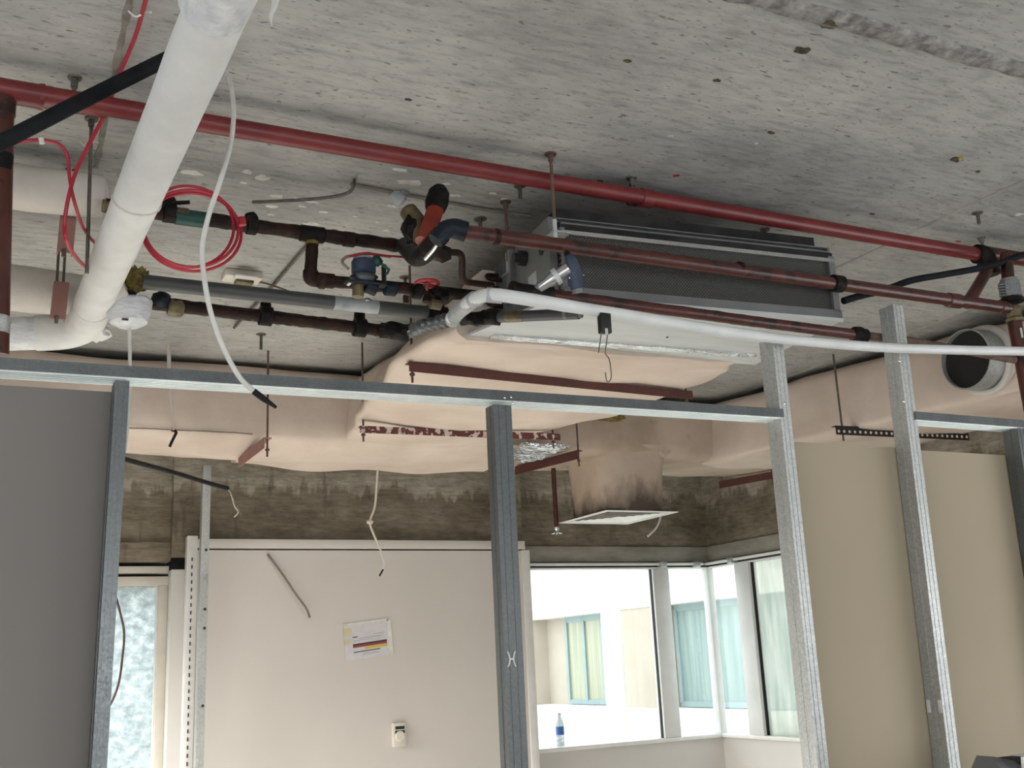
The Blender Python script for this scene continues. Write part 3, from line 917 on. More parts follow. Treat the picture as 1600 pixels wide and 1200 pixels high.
# horizontal tape marks and a service slot on the dark web of the tallest stud
bm = BM()
for z in (1.981, 1.850, 1.653, 1.481):
    xw = S4X + S4L * (2.895 - z) / 2.895
    bm.box((xw - 0.004, 3.004, z - 0.0015), (xw + 0.004, 3.066, z + 0.0015))

z = 1.374
xw = S4X + S4L * (2.895 - z) / 2.895
for y in (3.003, 3.056):
    obj('tape_scrap', BM().box((xw - 0.003, y, z - 0.022), (xw + 0.002, y + 0.014, z + 0.022)), M['cable_white'], s4)

# ceiling tracks: inverted U, front flange ribbed
def track(x0, x1, z, label, slope=0.0):
    bm = BM()
    d, h, t = 0.092, 0.032, 0.002
    y = PY - 0.006
    prof = [(0, 0), (d, 0), (d, h), (d - t, h), (d - t, t), (t, t), (t, h), (0, h)]
    a = [(x0, y + p[0], z + p[1] - h) for p in prof]
    c = [(x1, y + p[0], z + slope + p[1] - h) for p in prof]
    bm.loft([a, c])
    for k in range(4):
        zz = z - h + 0.004 + k * 0.0065
        bm.obox((x0, y - 0.0005, zz), (x1, y - 0.0005, zz + slope), 0.0016, 0.0022)
    o = obj('ceiling_track', bm, M['galv_stud'], smooth=False)
    bm = BM()
    bm.obox((x0, y + d / 2, z - h - 0.0008), (x1, y + d / 2, z - h - 0.0008 + slope), d, 0.0012)
    for k in range(5):
        yy = y + 0.010 + k * 0.018
        bm.obox((x0, yy, z - h - 0.0020), (x1, yy, z - h - 0.0020 + slope), 0.006, 0.0022)
    obj('web', bm, M['galv_floor_lit'], o, smooth=False)  # added underside plate, pale to stand for reflected floor light
    return tag(o, label, 'track', 'head tracks of the open partition')


trk = track(-0.45, 2.618, 2.410, 'long galvanised head track joining the first three studs under the ducts', 0.024)
track(3.266, 3.871, 2.463, 'short galvanised head track to the last stud, beyond the tallest stud', 0.0)

# boards fixed on the far face of the studs
bd = obj('plasterboard', BM().box((-0.85, 3.078, 0), (0.352, 3.0905, 2.362), bevel=0.001), M['board_shaded'])
tag(bd, 'grey plasterboard behind the first stud, its shadow put into the grey', 'board', 'boards on the partition')
bd = obj('plasterboard', BM().box((2.62, 3.078, 0), (3.295, 3.0905, 2.335), bevel=0.001), M['board_warm_lit'])
tag(bd, 'tan plasterboard between the bay window stud and the tallest stud', 'board', 'boards on the partition')
bd = obj('plasterboard', BM().box((3.299, 3.079, 0), (3.878 + 0.02, 3.0915, 2.331), bevel=0.001), M['board_warm_lit'])
tag(bd, 'tan plasterboard between the tallest stud and the last stud', 'board', 'boards on the partition')

# loose stud standing against the white panel
xs = 1.435
fs = stud(xs, 0.052, 0.062, 2.96, 'dull far stud standing in front of the white panel, under the duct', -0.012, 'galv_dull', 7.36)
fs['group'] = 'metal studs of the open partition'
for z in (2.40, 2.02, 1.90, 1.42):
    obj('fixing_hole', BM().lathe((xs + 0.03, 7.3585, z), (0, -1, 0), [(0, 0.010), (0.0015, 0.010)], 10), M['ink'], fs)
hz = 2.215
bm = BM()
for sx in (-1, 1):
    bm.tube([(xs + 0.027 + sx * (0.008 + 0.008 * t * t), 7.357, hz + 0.03 * t) for t in (-1, -0.5, 0, 0.5, 1)], 0.004, 6)
bm.obox((xs + 0.019, 7.357, hz), (xs + 0.035, 7.357, hz), 0.004, 0.008)
obj('punched_mark', bm, M['tape'], fs)

# ================================================================== DUCTS
def rrect_x(y, xl, xr, zb, xlt, xrt, zt, sag=0.03, n=10, amp=0.012, seed=0):
    """closed section at constant Y: bottom, right side, top, left side with rounded corners"""
    pts = []

    def add(p, nrm):
        k = amp * noise.noise(V((p[0] * 3.1 + seed, p[1] * 3.1, p[2] * 3.1)))
        pts.append((p[0] + nrm[0] * k, p[1], p[2] + nrm[1] * k))
    r = 0.035
    for i in range(n + 1):
        t = i / n
        x = xl + r + (xr - xl - 2 * r) * t
        add((x, y, zb - sag * math.sin(PI * t)), (0, 1))
    for i in range(1, 3):
        a = -PI / 2 + PI / 2 * i / 3
        add((xr - r + r * math.cos(a), y, zb + r + r * math.sin(a)), (1, 0))
    m = 5
    for i in range(m + 1):
        t = i / m
        add((xr + (xrt - xr) * t, y, zb + r + (zt - zb - 2 * r) * t), (1, 0))
    add((xrt - r, y, zt), (0, 1))
    add(((xlt + xrt) / 2, y, zt), (0, 1))
    add((xlt + r, y, zt), (0, 1))
    for i in range(m + 1):
        t = i / m
        add((xlt + (xl - xlt) * t, y, zt - r - (zt - zb - 2 * r) * t), (1, 0))
    for i in range(1, 3):
        a = PI + PI / 2 * i / 3
        add((xl + r + r * math.cos(a), y, zb + r + r * math.sin(a)), (1, 0))
    return pts


def sec_lerp(table, y):
    for a, b in zip(table, table[1:]):
        if a[0] <= y <= b[0]:
            t = (y - a[0]) / (b[0] - a[0])
            t = t * t * (3 - 2 * t)
            return [p + (q - p) * t for p, q in zip(a, b)]
    return list(table[-1])


plen = thing('plenum_duct', (2.4, 5.0, 2.78), 'sagging pink canvas plenum duct running from the fan coil unit to the cross duct', 'duct')
tab = [(3.80, 1.72, 3.10, 2.855, 1.80, 3.05, 3.15, 0.004), (4.30, 1.76, 3.37, 2.935, 1.90, 3.25, 3.20, 0.012), (4.59, 1.76, 3.37, 2.940, 1.93, 3.27, 3.22, 0.012),
       (5.19, 1.855, 3.37, 2.940, 2.05, 3.30, 3.28, 0.045), (5.64, 1.93, 3.19, 2.945, 2.12, 3.15, 3.32, 0.035), (6.07, 2.04, 3.06, 2.945, 2.13, 3.03, 3.34, 0.03),
       (6.33, 2.06, 3.00, 2.945, 2.12, 2.98, 3.35, 0.02)]
secs = []
for i in range(53):
    y = 3.80 + (6.33 - 3.80) * i / 52
    s = sec_lerp(tab, y)
    secs.append(rrect_x(y, *s[1:7], sag=s[7], amp=0.022))
obj('canvas_wrap', BM().loft(secs), M['duct'], plen, angle=70)
# torn flap hanging from the far edge of the wrap
bm = BM()
secs = []
for i in range(25):
    t = i / 24
    x = 2.05 + 1.0 * t
    dz = 0.05 * math.sin(PI * t) ** 0.7
    y = 5.35 + 0.25 * t
    secs.append([(x, y, 2.835 - 0.2 * dz), (x, y + 0.25, 2.835 - dz), (x, y + 0.5, 2.885 - 0.6 * dz), (x, y + 0.5, 2.90 - 0.6 * dz), (x, y + 0.25, 2.85 - dz), (x, y, 2.85 - 0.2 * dz)])
# foil patch where the canvas is missing
bm2 = BM()
g = []
x0, y0 = 2.87, 5.62
fo = []
for i in range(9):
    row = []
    for j in range(9):
        u, v = i / 8, j / 8
        p = V((3.293 - 0.17 + 0.34 * u, 6.252 - 0.26 + 0.52 * v, 2.905 + 0.022 * noise.noise(V((u * 6, v * 6, 2)))))
        row.append(p)
    fo.append(row)
secs = [row + [p + V((0, 0, 0.02)) for p in row[::-1]] for row in fo]
obj('foil_patch', BM().loft(secs), M['foil'], plen, angle=20)
bm.b.free()
bm2.b.free()

cd = thing('cross_duct', (3.0, 6.65, 2.95), 'long pink canvas-wrapped duct along the window wall, over the white panel', 'duct')


def rrect_y(x, y0, y1, zb, zt, sag=0.02, n=6, amp=0.012, seed=0.0):
    pts = []

    def add(p, nrm):
        k = amp * noise.noise(V((p[0] * 2.6 + seed, p[1] * 2.6, p[2] * 2.6)))
        pts.append((p[0], p[1] + nrm[0] * k, p[2] + nrm[1] * k))
    r = 0.03
    for i in range(n + 1):
        t = i / n
        add((x, y0 + r + (y1 - y0 - 2 * r) * t, zb - sag * math.sin(PI * t)), (0, 1))
    for i in range(6):
        t = i / 5
        add((x, y1, zb + r + (zt - zb - 2 * r) * t), (1, 0))
    for i in range(4):
        t = i / 3
        add((x, y1 - r - (y1 - y0 - 2 * r) * t, zt), (0, 1))
    for i in range(6):
        t = i / 5
        add((x, y0, zt - r - (zt - zb - 2 * r) * t), (1, 0))
    return pts


secs = []
for i in range(40):
    x = -1.45 + 4.75 * i / 39
    secs.append(rrect_y(x, 6.28, 7.02, 2.945 + (0.0 if x < 1.2 else -0.012), 3.36, 0.012 + (0.03 if 1.3 < x < 2.6 else 0.01), amp=0.02))
obj('wrapped_section', BM().loft(secs), M['duct'], cd, angle=60)
secs = []
for i in range(36):
    x = 3.28 + 2.42 * i / 35
    secs.append(rrect_y(x, 6.30, 7.04, 2.95, 3.36, 0.012, amp=0.02, seed=4.0))
obj('sooty_section', BM().loft(secs), M['duct_brown'], cd, angle=60)
# loose end of the canvas curling over the far bottom edge
bm = BM()
secs = []
for i in range(31):
    t = i / 30
    x = 1.55 + 1.75 * t
    drop = 0.085 * math.sin(PI * min(1, t * 1.0)) ** 2 * (0.6 + 0.4 * math.sin(t * 9))
    secs.append([(x, 6.78, 2.915), (x, 6.95, 2.91 - drop * 0.8), (x, 7.06, 2.93 - drop), (x, 7.06, 2.945 - drop), (x, 6.95, 2.925 - drop * 0.8), (x, 6.78, 2.93)])
obj('loose_canvas', bm.loft(secs), M['duct'], cd, angle=70)
obj('stitched_seam', BM().tube([(x / 10, 6.272 + 0.004 * noise.noise(V((x, 0, 0))), 2.955 + 0.006 * noise.noise(V((x * .7, 3, 0)))) for x in range(-10, 16)], 0.004, 6), M['cable_grey'], cd)
# neck dropping to the ceiling diffuser
secs = []
for i in range(15):
    t = i / 14
    z = 3.02 - 0.455 * t
    g = 0.02 + 0.05 * (1 - t) ** 3
    x0, x1, y0, y1 = 3.93 - g, 4.40 + g, 6.33 - g * 0.6, 6.87
    ring = []
    for k in range(28):
        a = 2 * PI * k / 28 + PI / 4
        c, s = math.cos(a), math.sin(a)
        q = max(abs(c), abs(s))
        rr = 0.5 / (abs(c) ** 5 + abs(s) ** 5) ** 0.2
        px, py = (x0 + x1) / 2 + (x1 - x0) * c * rr, (y0 + y1) / 2 + (y1 - y0) * s * rr
        kk = 0.014 * noise.noise(V((px * 5, py * 5, z * 4)))
        ring.append((px + kk, py + kk, z))
    secs.append(ring)
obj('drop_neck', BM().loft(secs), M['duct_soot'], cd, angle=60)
obj('yellow_lining', BM().blob((3.922, 6.26, 3.196), 0.12, 3, (1.2, 0.25, 0.25), 0.6, 5), M['yellow_wool'], cd)

sd = thing('side_duct', (5.5, 4.6, 2.85), 'pink canvas-wrapped duct along the side wall, with an open round collar', 'duct')
secs = []
for i in range(46):
    y = 2.55 + 3.87 * i / 45
    xl = 4.78 + (6.4 - y) * 0.172
    secs.append(rrect_x(y, xl, xl + 0.90, 2.92, xl + 0.03, xl + 0.90, 3.34, sag=0.012, amp=0.022, seed=9))
obj('canvas_wrap', BM().loft(secs), M['duct'], sd, angle=70)
cc = V((5.02, 4.190, 3.137))
bm = BM()
R0, R1 = 0.172, 0.165
bm.lathe(cc, (1, 0, 0), [(0.24, R0), (0.0, R0), (0.0, R1), (0.02, R1), (0.16, R1 - 0.002)], 40)
rcl = obj('round_collar', bm, M['galv_dull'], sd)
obj('duct_throat', BM().lathe(cc + V((0.03, 0, 0)), (1, 0, 0), [(0, R1 - 0.003), (0.02, R1 - 0.003)], 40), M['black_plastic'], rcl)
bm = BM()
for k, (dx, rr) in enumerate(((0.155, 0.192), (0.135, 0.185))):
    bm.tube([cc + V((dx + 0.02 * noise.noise(V((a, k, 0))), (rr + 0.02 * noise.noise(V((math.sin(a), math.cos(a), k)))) * math.cos(a), (rr + 0.02 * noise.noise(V((math.cos(a), math.sin(a), k + 5)))) * math.sin(a)))
             for a in [2 * PI * i / 36 for i in range(37)]], 0.018, 8)
obj('canvas_cuff', bm, M['lagging_warm'], rcl, angle=80)

# ceiling diffuser under the neck
df = thing('ceiling_diffuser', (4.16, 6.60, 2.55), 'square white four-way air diffuser under the sooty duct neck', 'diffuser')
X0, X1, Y0, Y1, Z0 = 3.87, 4.455, 6.27, 6.93, 2.55
def sq_ring(bm, f0, f1, z0, z1, t=0.004):
    """sloping square vane between the fractions f0 and f1 of the half width"""
    cx, cy, hx_, hy_ = (X0 + X1) / 2, (Y0 + Y1) / 2, (X1 - X0) / 2, (Y1 - Y0) / 2
    a, b = [], []
    for sx, sy in ((-1, -1), (1, -1), (1, 1), (-1, 1)):
        a.append((cx + sx * hx_ * f0, cy + sy * hy_ * f0))
        b.append((cx + sx * hx_ * f1, cy + sy * hy_ * f1))
    lo0 = [bm.b.verts.new((p[0], p[1], z0)) for p in a]
    lo1 = [bm.b.verts.new((p[0], p[1], z1)) for p in b]
    up0 = [bm.b.verts.new((p[0], p[1], z0 + t)) for p in a]
    up1 = [bm.b.verts.new((p[0], p[1], z1 + t)) for p in b]
    for i in range(4):
        j = (i + 1) % 4
        for q in ((lo0[i], lo0[j], lo1[j], lo1[i]), (up0[i], up1[i], up1[j], up0[j]), (lo0[i], up0[i], up0[j], lo0[j]), (lo1[i], lo1[j], up1[j], up1[i])):
            bm.b.faces.new(q)
bm = BM(); sq_ring(bm, 1.0, 0.86, Z0, Z0 + 0.001)
obj('border_frame', bm, M['white_metal'], df, smooth=False)
for k in range(6):
    f = 0.83 - 0.135 * k
    bm = BM(); sq_ring(bm, f - 0.02, f - 0.085, Z0 + 0.001, Z0 + 0.006, 0.002)
    obj('vane', bm, M['white_metal'], df, smooth=False)
obj('backing', BM().box((X0 + 0.045, Y0 + 0.045, Z0 + 0.016), (X1 - 0.045, Y1 - 0.045, Z0 + 0.022)), M['black_plastic'], df)
obj('centre_plate', BM().box((4.145, 6.58, Z0 + 0.004), (4.18, 6.62, Z0 + 0.015)), M['white_metal'], df)

# ---- angle-iron supports under the ducts, each with its hanging rods
def bearer(p0, p1, h, d, m, label, rods, rod_m='rod_brown', rr=0.006, nm='angle_bearer', flip=1):
    """L-section bearer with two threaded rods up to the slab"""
    p0, p1 = V(p0), V(p1)
    mid = (p0 + p1) / 2
    t = thing(nm, (mid.x, mid.y, min(p0.z, p1.z)), label, 'bearer', 'duct bearers hung on rods')
    ax = (p1 - p0).normalized()
    sd_ = V((ax.y, -ax.x, 0)) * flip
    bm = BM()
    a = [p0, p0 + V((0, 0, h)), p0 + V((0, 0, h)) - sd_ * d, p0 + V((0, 0, h - 0.005)) - sd_ * d, p0 + V((0, 0, h - 0.005)) - sd_ * 0.005, p0 - sd_ * 0.005]
    bm.prism(a, p1 - p0)
    obj('angle', bm, M[m], t, smooth=False)
    for rx in rods:
        q = lerp(p0, p1, rx) - sd_ * (d * 0.55)
        zt = H if len(rods) == 2 or True else 3.0
        rd_ = obj('rod', BM().tube([(q.x, q.y, min(p0.z, p1.z) - 0.045), (q.x, q.y, zt)], rr, 8), M[rod_m], t)
        obj('nut', BM().lathe((q.x, q.y, lerp(p0, p1, rx).z - 0.012), (0, 0, 1), [(0, 0.012), (0.012, 0.012)], 6), M[rod_m], rd_)
    return t


bearer((1.768,4.457,2.885), (3.393,4.563,2.885), 0.045, 0.045, 'oxide_steel', 'long dark red angle bearer nearest the fan coil unit, under the plenum duct', (0.015, 0.985))
bearer((1.963,5.710,2.870), (3.192,5.635,2.870), 0.040, 0.045, 'oxide_flaked', 'flaking red and white angle bearer across the plenum duct, behind the middle stud', (0.02, 0.97))
bearer((1.506,6.032,2.825), (1.510,6.674,2.825), 0.062, 0.045, 'oxide_pale', 'faded pink channel bearer under the cross duct, above the black tube', (0.03,), flip=-1)
bearer((3.597,6.136,2.865), (3.464,6.785,2.865), 0.060, 0.045, 'oxide_steel', 'dark red channel bearer under the cross duct, beside the foil patch', (0.03,), flip=-1)
bearer((5.545,6.555,2.865), (5.417,7.044,2.865), 0.055, 0.045, 'oxide_steel', 'dark red channel bearer at the duct corner, behind the mottled stud', (0.02,), flip=-1)

# perforated channel under the side duct
p0, p1 = V((4.845,5.081,2.875)), V((5.924,5.007,2.875))
pc = thing('perforated_channel', (p0 + p1) / 2, 'black perforated strut channel under the side duct, above the tan boards', 'bearer', 'duct bearers hung on rods')
bm = BM()
ax = (p1 - p0).normalized()
sdv = V((ax.y, -ax.x, 0))
bm.prism([p0, p0 + V((0, 0, 0.058)), p0 + V((0, 0, 0.058)) - sdv * 0.04, p0 + V((0, 0, 0.055)) - sdv * 0.04, p0 + V((0, 0, 0.055)) - sdv * 0.003, p0 - sdv * 0.003], p1 - p0)
pch = obj('channel', bm, M['black_plastic'], pc, smooth=False)
n = 26
for k in range(n):
    c = lerp(p0, p1, (k + 0.5) / n) + V((0, 0, 0.022)) + sdv * 0.0005
    obj('perforation', BM().lathe(c, sdv, [(-0.001, 0.0095), (0.001, 0.0095)], 10), M['duct'], pch)
q = p0 + ax * 0.06 - sdv * 0.012
obj('rod', BM().tube([(q.x, q.y, 2.84), (q.x, q.y, H)], 0.0065, 8), M['rod'], pc)
q = p0 + ax * 0.20 - sdv * 0.02
obj('nut', BM().lathe((q.x, q.y, 2.94), (0, 0, 1), [(0, 0.012), (0.012, 0.012), (0.012, 0.006), (0.05, 0.006)], 6), M['rod'], pc)

# ================================================================== FAN COIL UNIT
fcu = thing('fan_coil_unit', (2.5, 3.4, 2.86), 'grey ceiling fan coil unit with dark filter grille, hung under the red pipe', 'fan coil unit')
FA = math.radians(-5.2)
FP = V((1.90, 3.265, 2.87))          # front lower corner on the pipe side
ux, uy = V((math.cos(FA), math.sin(FA), 0)), V((-math.sin(FA), math.cos(FA), 0))


def F(a, b, c):
    return FP + ux * a + uy * b + V((0, 0, c))


def fbox(bm, a0, b0, c0, a1, b1, c1):
    pts0 = [F(a0, b0, c0), F(a1, b0, c0), F(a1, b1, c0), F(a0, b1, c0)]
    bm.prism(pts0, (0, 0, c1 - c0))
    return bm


W, D, HH = 1.22, 0.42, 0.315
bm = BM()
fbox(bm, -0.035, 0.03, 0.005, -0.005, D, HH)            # end plate on the pipe side
fbox(bm, W - 0.01, 0.03, 0.005, W, D, HH)
fbox(bm, -0.035, 0.03, HH - 0.004, W, D + 0.2, HH)
fbox(bm, 0.0, D - 0.01, 0.005, W, D, HH)
obj('casing', bm, M['casing'], fcu, smooth=False)
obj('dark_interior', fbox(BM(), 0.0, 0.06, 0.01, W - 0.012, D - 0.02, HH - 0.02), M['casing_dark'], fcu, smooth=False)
# filter frame
bm = BM()
fbox(bm, 0.0, 0.0, 0.0, W, 0.03, 0.036)
obj('bottom_rail', bm, M['casing'], fcu, smooth=False)
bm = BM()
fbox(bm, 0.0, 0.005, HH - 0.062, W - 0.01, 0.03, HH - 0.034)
obj('top_rail', bm, M['casing_dark'], fcu, smooth=False)  # rail coloured dark to carry the shade above the unit
obj('top_lip', fbox(BM(), 0.0, -0.006, HH - 0.078, W - 0.012, 0.010, HH - 0.062), M['chrome'], fcu, smooth=False)
for a0, a1 in ((-0.002, 0.016), (W - 0.034, W - 0.006)):
    obj('side_rail', fbox(BM(), a0, 0.0, 0.03, a1, 0.03, HH - 0.05), M['casing'], fcu, smooth=False)
obj('bottom_lip', fbox(BM(), 0.0, -0.004, -0.012, W, 0.012, 0.001), M['galv_pan'], fcu, smooth=False)
obj('filter', fbox(BM(), 0.014, 0.014, 0.034, W - 0.03, 0.022, HH - 0.06), M['filter'], fcu, smooth=False)
# top slot above the filter
for k in range(3):
    obj('top_louvre', fbox(BM(), 0.01, 0.012 + 0.02 * k, HH - 0.030 + 0.010 * k, W - 0.02, 0.030 + 0.02 * k, HH - 0.024 + 0.010 * k), M['casing_dark' if k % 2 else 'casing'], fcu, smooth=False)
obj('slab_gap_shade', fbox(BM(), 0.02, 0.07, HH - 0.01, W - 0.04, D - 0.03, HH + 0.055), M['casing_dark'], fcu, smooth=False)  # added black block standing in for the deep shade under the slab
# side cover strip and the slots beside the filter
bm = BM()
for k in range(9):
    fbox(bm, -0.006, 0.008, 0.05 + k * 0.02, 0.004, 0.026, 0.062 + k * 0.02)
obj('side_slots', bm, M['black_plastic'], fcu, smooth=False)
# drain pan: sheet running back under the coil, wider on the pipe side
pan_ = BM()
pan_.prism([F(-0.005, 0.005, -0.006), F(W, 0.005, -0.006), F(W + 0.02, 0.66, -0.012), F(-0.185, 0.61, -0.012), F(-0.20, 0.55, -0.010), F(-0.05, 0.10, -0.006)], (0, 0, 0.010))
obj('drain_pan', pan_, M['galv_pan'], fcu, smooth=False)
bm = BM()
for i in range(1):
    secs = []
    for k in range(31):
        t = k / 30
        a = -0.10 + (W + 0.10) * t
        row = []
        for j in range(6):
            v = j / 5
            row.append(F(a, 0.47 + 0.05 * v + 0.02 * t, -0.018 - 0.006 * noise.noise(V((t * 24, v * 3, 1)))))
        secs.append(row + [p + V((0, 0, 0.012)) for p in row[::-1]])
    bm.loft(secs)
obj('foil_tape', bm, M['foil'], fcu, angle=15)
obj('drain_bung', BM().lathe(F(0.62, 0.36, -0.006), (0, 0, -1), [(0, 0.006), (0.006, 0.005)], 10), M['black_plastic'], fcu)
# coil end: fins and return bends on the pipe side
bm = BM()
for k in range(9):
    b0 = 0.43 + 0.018 * k
    fbox(bm, -0.06, b0, 0.02, -0.03, b0 + 0.004, HH - 0.02)
obj('coil_fins', bm, M['casing'], fcu, smooth=False)
for k in range(4):
    z = 0.05 + 0.055 * k
    bm = BM()
    bm.tube(fillet([F(-0.03, 0.46, z), F(-0.11, 0.46, z), F(-0.11, 0.50, z + 0.03), F(-0.03, 0.50, z + 0.03)], 0.03), 0.011, 8)
    obj('return_bend', bm, M['dark_pipe'], fcu)
obj('coil_header', BM().tube([F(-0.10, 0.56, 0.0), F(-0.10, 0.56, 0.25)], 0.016, 10), M['brass'], fcu)
obj('end_flange', fbox(BM(), -0.055, 0.37, 0.0, -0.033, 0.42, HH), M['galv'], fcu, smooth=False)
# collar and hole on the end plate
obj('knockout', BM().lathe(F(-0.035, 0.10, 0.21), -ux, [(0, 0.022), (0.003, 0.022)], 14), M['black_plastic'], fcu)
obj('cable_gland', BM().lathe(F(-0.035, 0.26, 0.235), -ux, [(0, 0.030), (0.03, 0.030), (0.03, 0.018), (0.05, 0.018)], 14), M['black_plastic'], fcu)
obj('rating_plate', fbox(BM(), -0.0365, 0.16, 0.10, -0.035, 0.24, 0.15), M['tape'], fcu, smooth=False)
# hanging rods and brackets of the unit
for (a, b) in ((-0.015, -0.03), (W - 0.05, 0.38), (-0.05, 0.40)):
    p = F(a, b, 0)
    if b < 0:
        p.x, p.y = 1.852, 3.222
    obj('hanger_rod', BM().tube([(p.x, p.y, 3.06 if b < 0 else 3.10), (p.x, p.y, H)], 0.0065, 8), M['rod_brown'], fcu)
    obj('sleeve', BM().tube([(p.x, p.y, 3.06 if b < 0 else 3.09), (p.x, p.y, 3.14)], 0.0085, 8), M['galv_pan'], fcu)
    obj('rod_anchor', BM().lathe((p.x, p.y, H), (0, 0, -1), [(0, 0.022), (0.006, 0.022), (0.006, 0.010), (0.03, 0.010)], 10), M['rod_brown'], fcu)
    bm = BM()
    bm.box((min(p.x, F(0, 0, 0).x if a < 0.5 else F(W, 0, 0).x) - 0.012, p.y - 0.012, 3.090), (max(p.x, F(0, 0, 0).x if a < 0.5 else F(W, 0, 0).x) + 0.012, p.y + 0.05, 3.095))
    obj('hanger_tab', bm, M['galv_dull'], fcu)

# ================================================================== RED SPRINKLER PIPE UNDER THE SLAB
PZ, PYr, PR = 3.315, 3.29, 0.031
sp = thing('sprinkler_pipe', (1.9, PYr, PZ - PR), 'bright red sprinkler pipe running under the slab above the fan coil unit', 'pipe')
obj('run', BM().tube([(-3.98, PYr, PZ), (4.111, PYr - 0.02, PZ)], PR, 20), M['red_pipe'], sp)
xt = 0.045
obj('tee', BM().lathe((xt - 0.08, PYr, PZ), (1, 0, 0), [(0, 0.037), (0.012, 0.040), (0.03, 0.037), (0.16, 0.037), (0.17, 0.040), (0.18, 0.040), (0.18, 0.033), (0.36, 0.033)], 20), M['red_pipe'], sp)
obj('drop', BM().tube([(xt - 0.01, PYr, PZ - 0.02), (0.068, PYr, 2.50)], 0.030, 18), M['red_rust'], sp)
obj('drop_collar', BM().lathe((xt - 0.01, PYr, PZ - 0.03), (0, 0, -1), [(0, 0.036), (0.05, 0.036), (0.055, 0.031)], 18), M['red_rust'], sp)
obj('drop_sleeve', BM().lathe((0.040, PYr, 3.107), (0, 0, -1), [(0, 0.034), (0.05, 0.034)], 18), M['rubber'], sp)
obj('drop_fitting', BM().lathe((0.062, PYr, 2.612), (0, 0, -1), [(0, 0.034), (0.01, 0.037), (0.02, 0.034), (0.05, 0.034)], 18), M['galv_dull'], sp)
obj('coupling', BM().lathe((2.269, PYr - 0.012, PZ), (1, 0, -0.003), [(0, 0.032), (0.002, 0.037), (0.05, 0.037), (0.052, 0.032)], 20), M['red_pipe'], sp)
# pipe hangers: rod and ring
for x in (0.227, 2.246):
    obj('hanger_rod', BM().tube([(x, PYr, PZ + PR), (x, PYr, H)], 0.006, 8), M['rod'], sp)
    obj('hanger_ring', BM().lathe((x - 0.014, PYr, PZ), (1, 0, 0), [(0, PR + 0.003), (0.028, PR + 0.003)], 20), M['red_rust'], sp)
    obj('anchor', BM().lathe((x, PYr, H), (0, 0, -1), [(0, 0.022), (0.006, 0.020), (0.007, 0.011), (0.035, 0.011)], 12), M['rod'], sp)
xe = 4.125
obj('elbow', BM().tube(fillet([(xe - 0.03, PYr - 0.02, PZ), (xe + 0.02, PYr - 0.025, PZ), (xe + 0.035, PYr - 0.03, PZ - 0.10)], 0.05), 0.045, 16), M['mastic'], sp)
obj('riser', BM().tube([(xe + 0.03, PYr - 0.03, PZ - 0.06), (3.793,3.110,2.993)], 0.026, 16), M['red_rust'], sp)
obj('branch', BM().tube([(xe + 0.03, PYr - 0.02, PZ + 0.012), (6.39, PYr - 0.02, PZ + 0.03)], 0.033, 16), M['red_rust'], sp)
obj('hanger_rod', BM().tube([(4.146, PYr - 0.02, PZ + 0.03), (4.146, PYr - 0.02, H)], 0.006, 8), M['rod'], sp)
obj('anchor', BM().lathe((4.146, PYr - 0.02, H), (0, 0, -1), [(0, 0.020), (0.008, 0.014), (0.02, 0.010)], 10), M['rod'], sp)
# unused anchors in the slab
for (p, lab) in (((3.873,3.054,3.400), 'small rusty anchor stub in the slab above the pipe elbow'), ((1.872,3.512,3.400), 'short anchor stub in the slab between the red pipe and the valves')):
    o = obj('anchor_stub', BM().lathe((p[0], p[1], H + 0.002), (0, 0, -1), [(0, 0.026), (0.007, 0.022), (0.007, 0.008), (0.055, 0.008)], 12), M['rod'])
    tag(o, lab, 'anchor', 'anchors left in the slab')

# ---- lower red-brown pipes past the fan coil unit
LY = 3.10
lp = thing('heating_pipe', (2.6, LY, 2.97), 'upper rusty red pipe crossing in front of the filter grille', 'pipe', 'rusty pipes past the fan coil unit')
a, c = V((1.428,3.100,2.987)), V((4.029,3.100,2.995))
obj('run', BM().tube([lerp(a, c, i / 10) for i in range(11)], 0.0255, 18), M['red_rust'], lp)
d = (c - a).normalized()
for px, rr, ln, mt in (((3.054,3.100,2.994), 0.034, 0.055, 'mastic'), ((3.698,3.100,2.992), 0.031, 0.075, 'red_rust'), ((2.574,3.100,2.997), 0.0275, 0.02, 'dark_pipe'), ((1.552,3.100,2.986), 0.0285, 0.02, 'dark_pipe'), ((3.989,3.100,2.994), 0.030, 0.035, 'red_rust')):
    obj('coupling', BM().lathe(V(px) - d * ln / 2, d, [(0, 0.026), (0.004, rr), (ln - 0.004, rr), (ln, 0.026)], 16), M[mt], lp)
obj('union', BM().tube(fillet([V((1.339,3.120,2.951)), V((1.382,3.110,3.003)), V((1.442,3.100,2.989))], 0.04), [0.028] * 2 + [0.032] * 4 + [0.034] * 3, 16), M['navy'], lp)

lp2 = thing('return_pipe', (2.6, LY, 2.78), 'lower rusty red pipe with black ends, just above the white drain hose', 'pipe', 'rusty pipes past the fan coil unit')
a, c = V((1.749,3.100,2.802)), V((3.145,3.100,2.788))
obj('run', rough_tube(BM(), a, c, 0.021, 0.12, 60, 14, 3.0), M['red_rust'], lp2)
e2 = V((4.016,3.100,2.759))
obj('far_run', BM().tube([c, lerp(c, e2, 0.3) + V((0, 0, 0.01)), e2], 0.017, 14), M['rod_brown'], lp2)
d = (c - a).normalized()
obj('black_sleeve', rough_tube(BM(), V((1.598,3.100,2.805)), V((1.754,3.100,2.802)), 0.028, 0.35, 16, 14, 1.0), M['mastic'], lp2)
obj('black_flange', BM().lathe(c - d * 0.045, d, [(0, 0.022), (0.01, 0.032), (0.04, 0.034), (0.05, 0.028), (0.07, 0.028), (0.075, 0.018)], 16), M['mastic'], lp2)

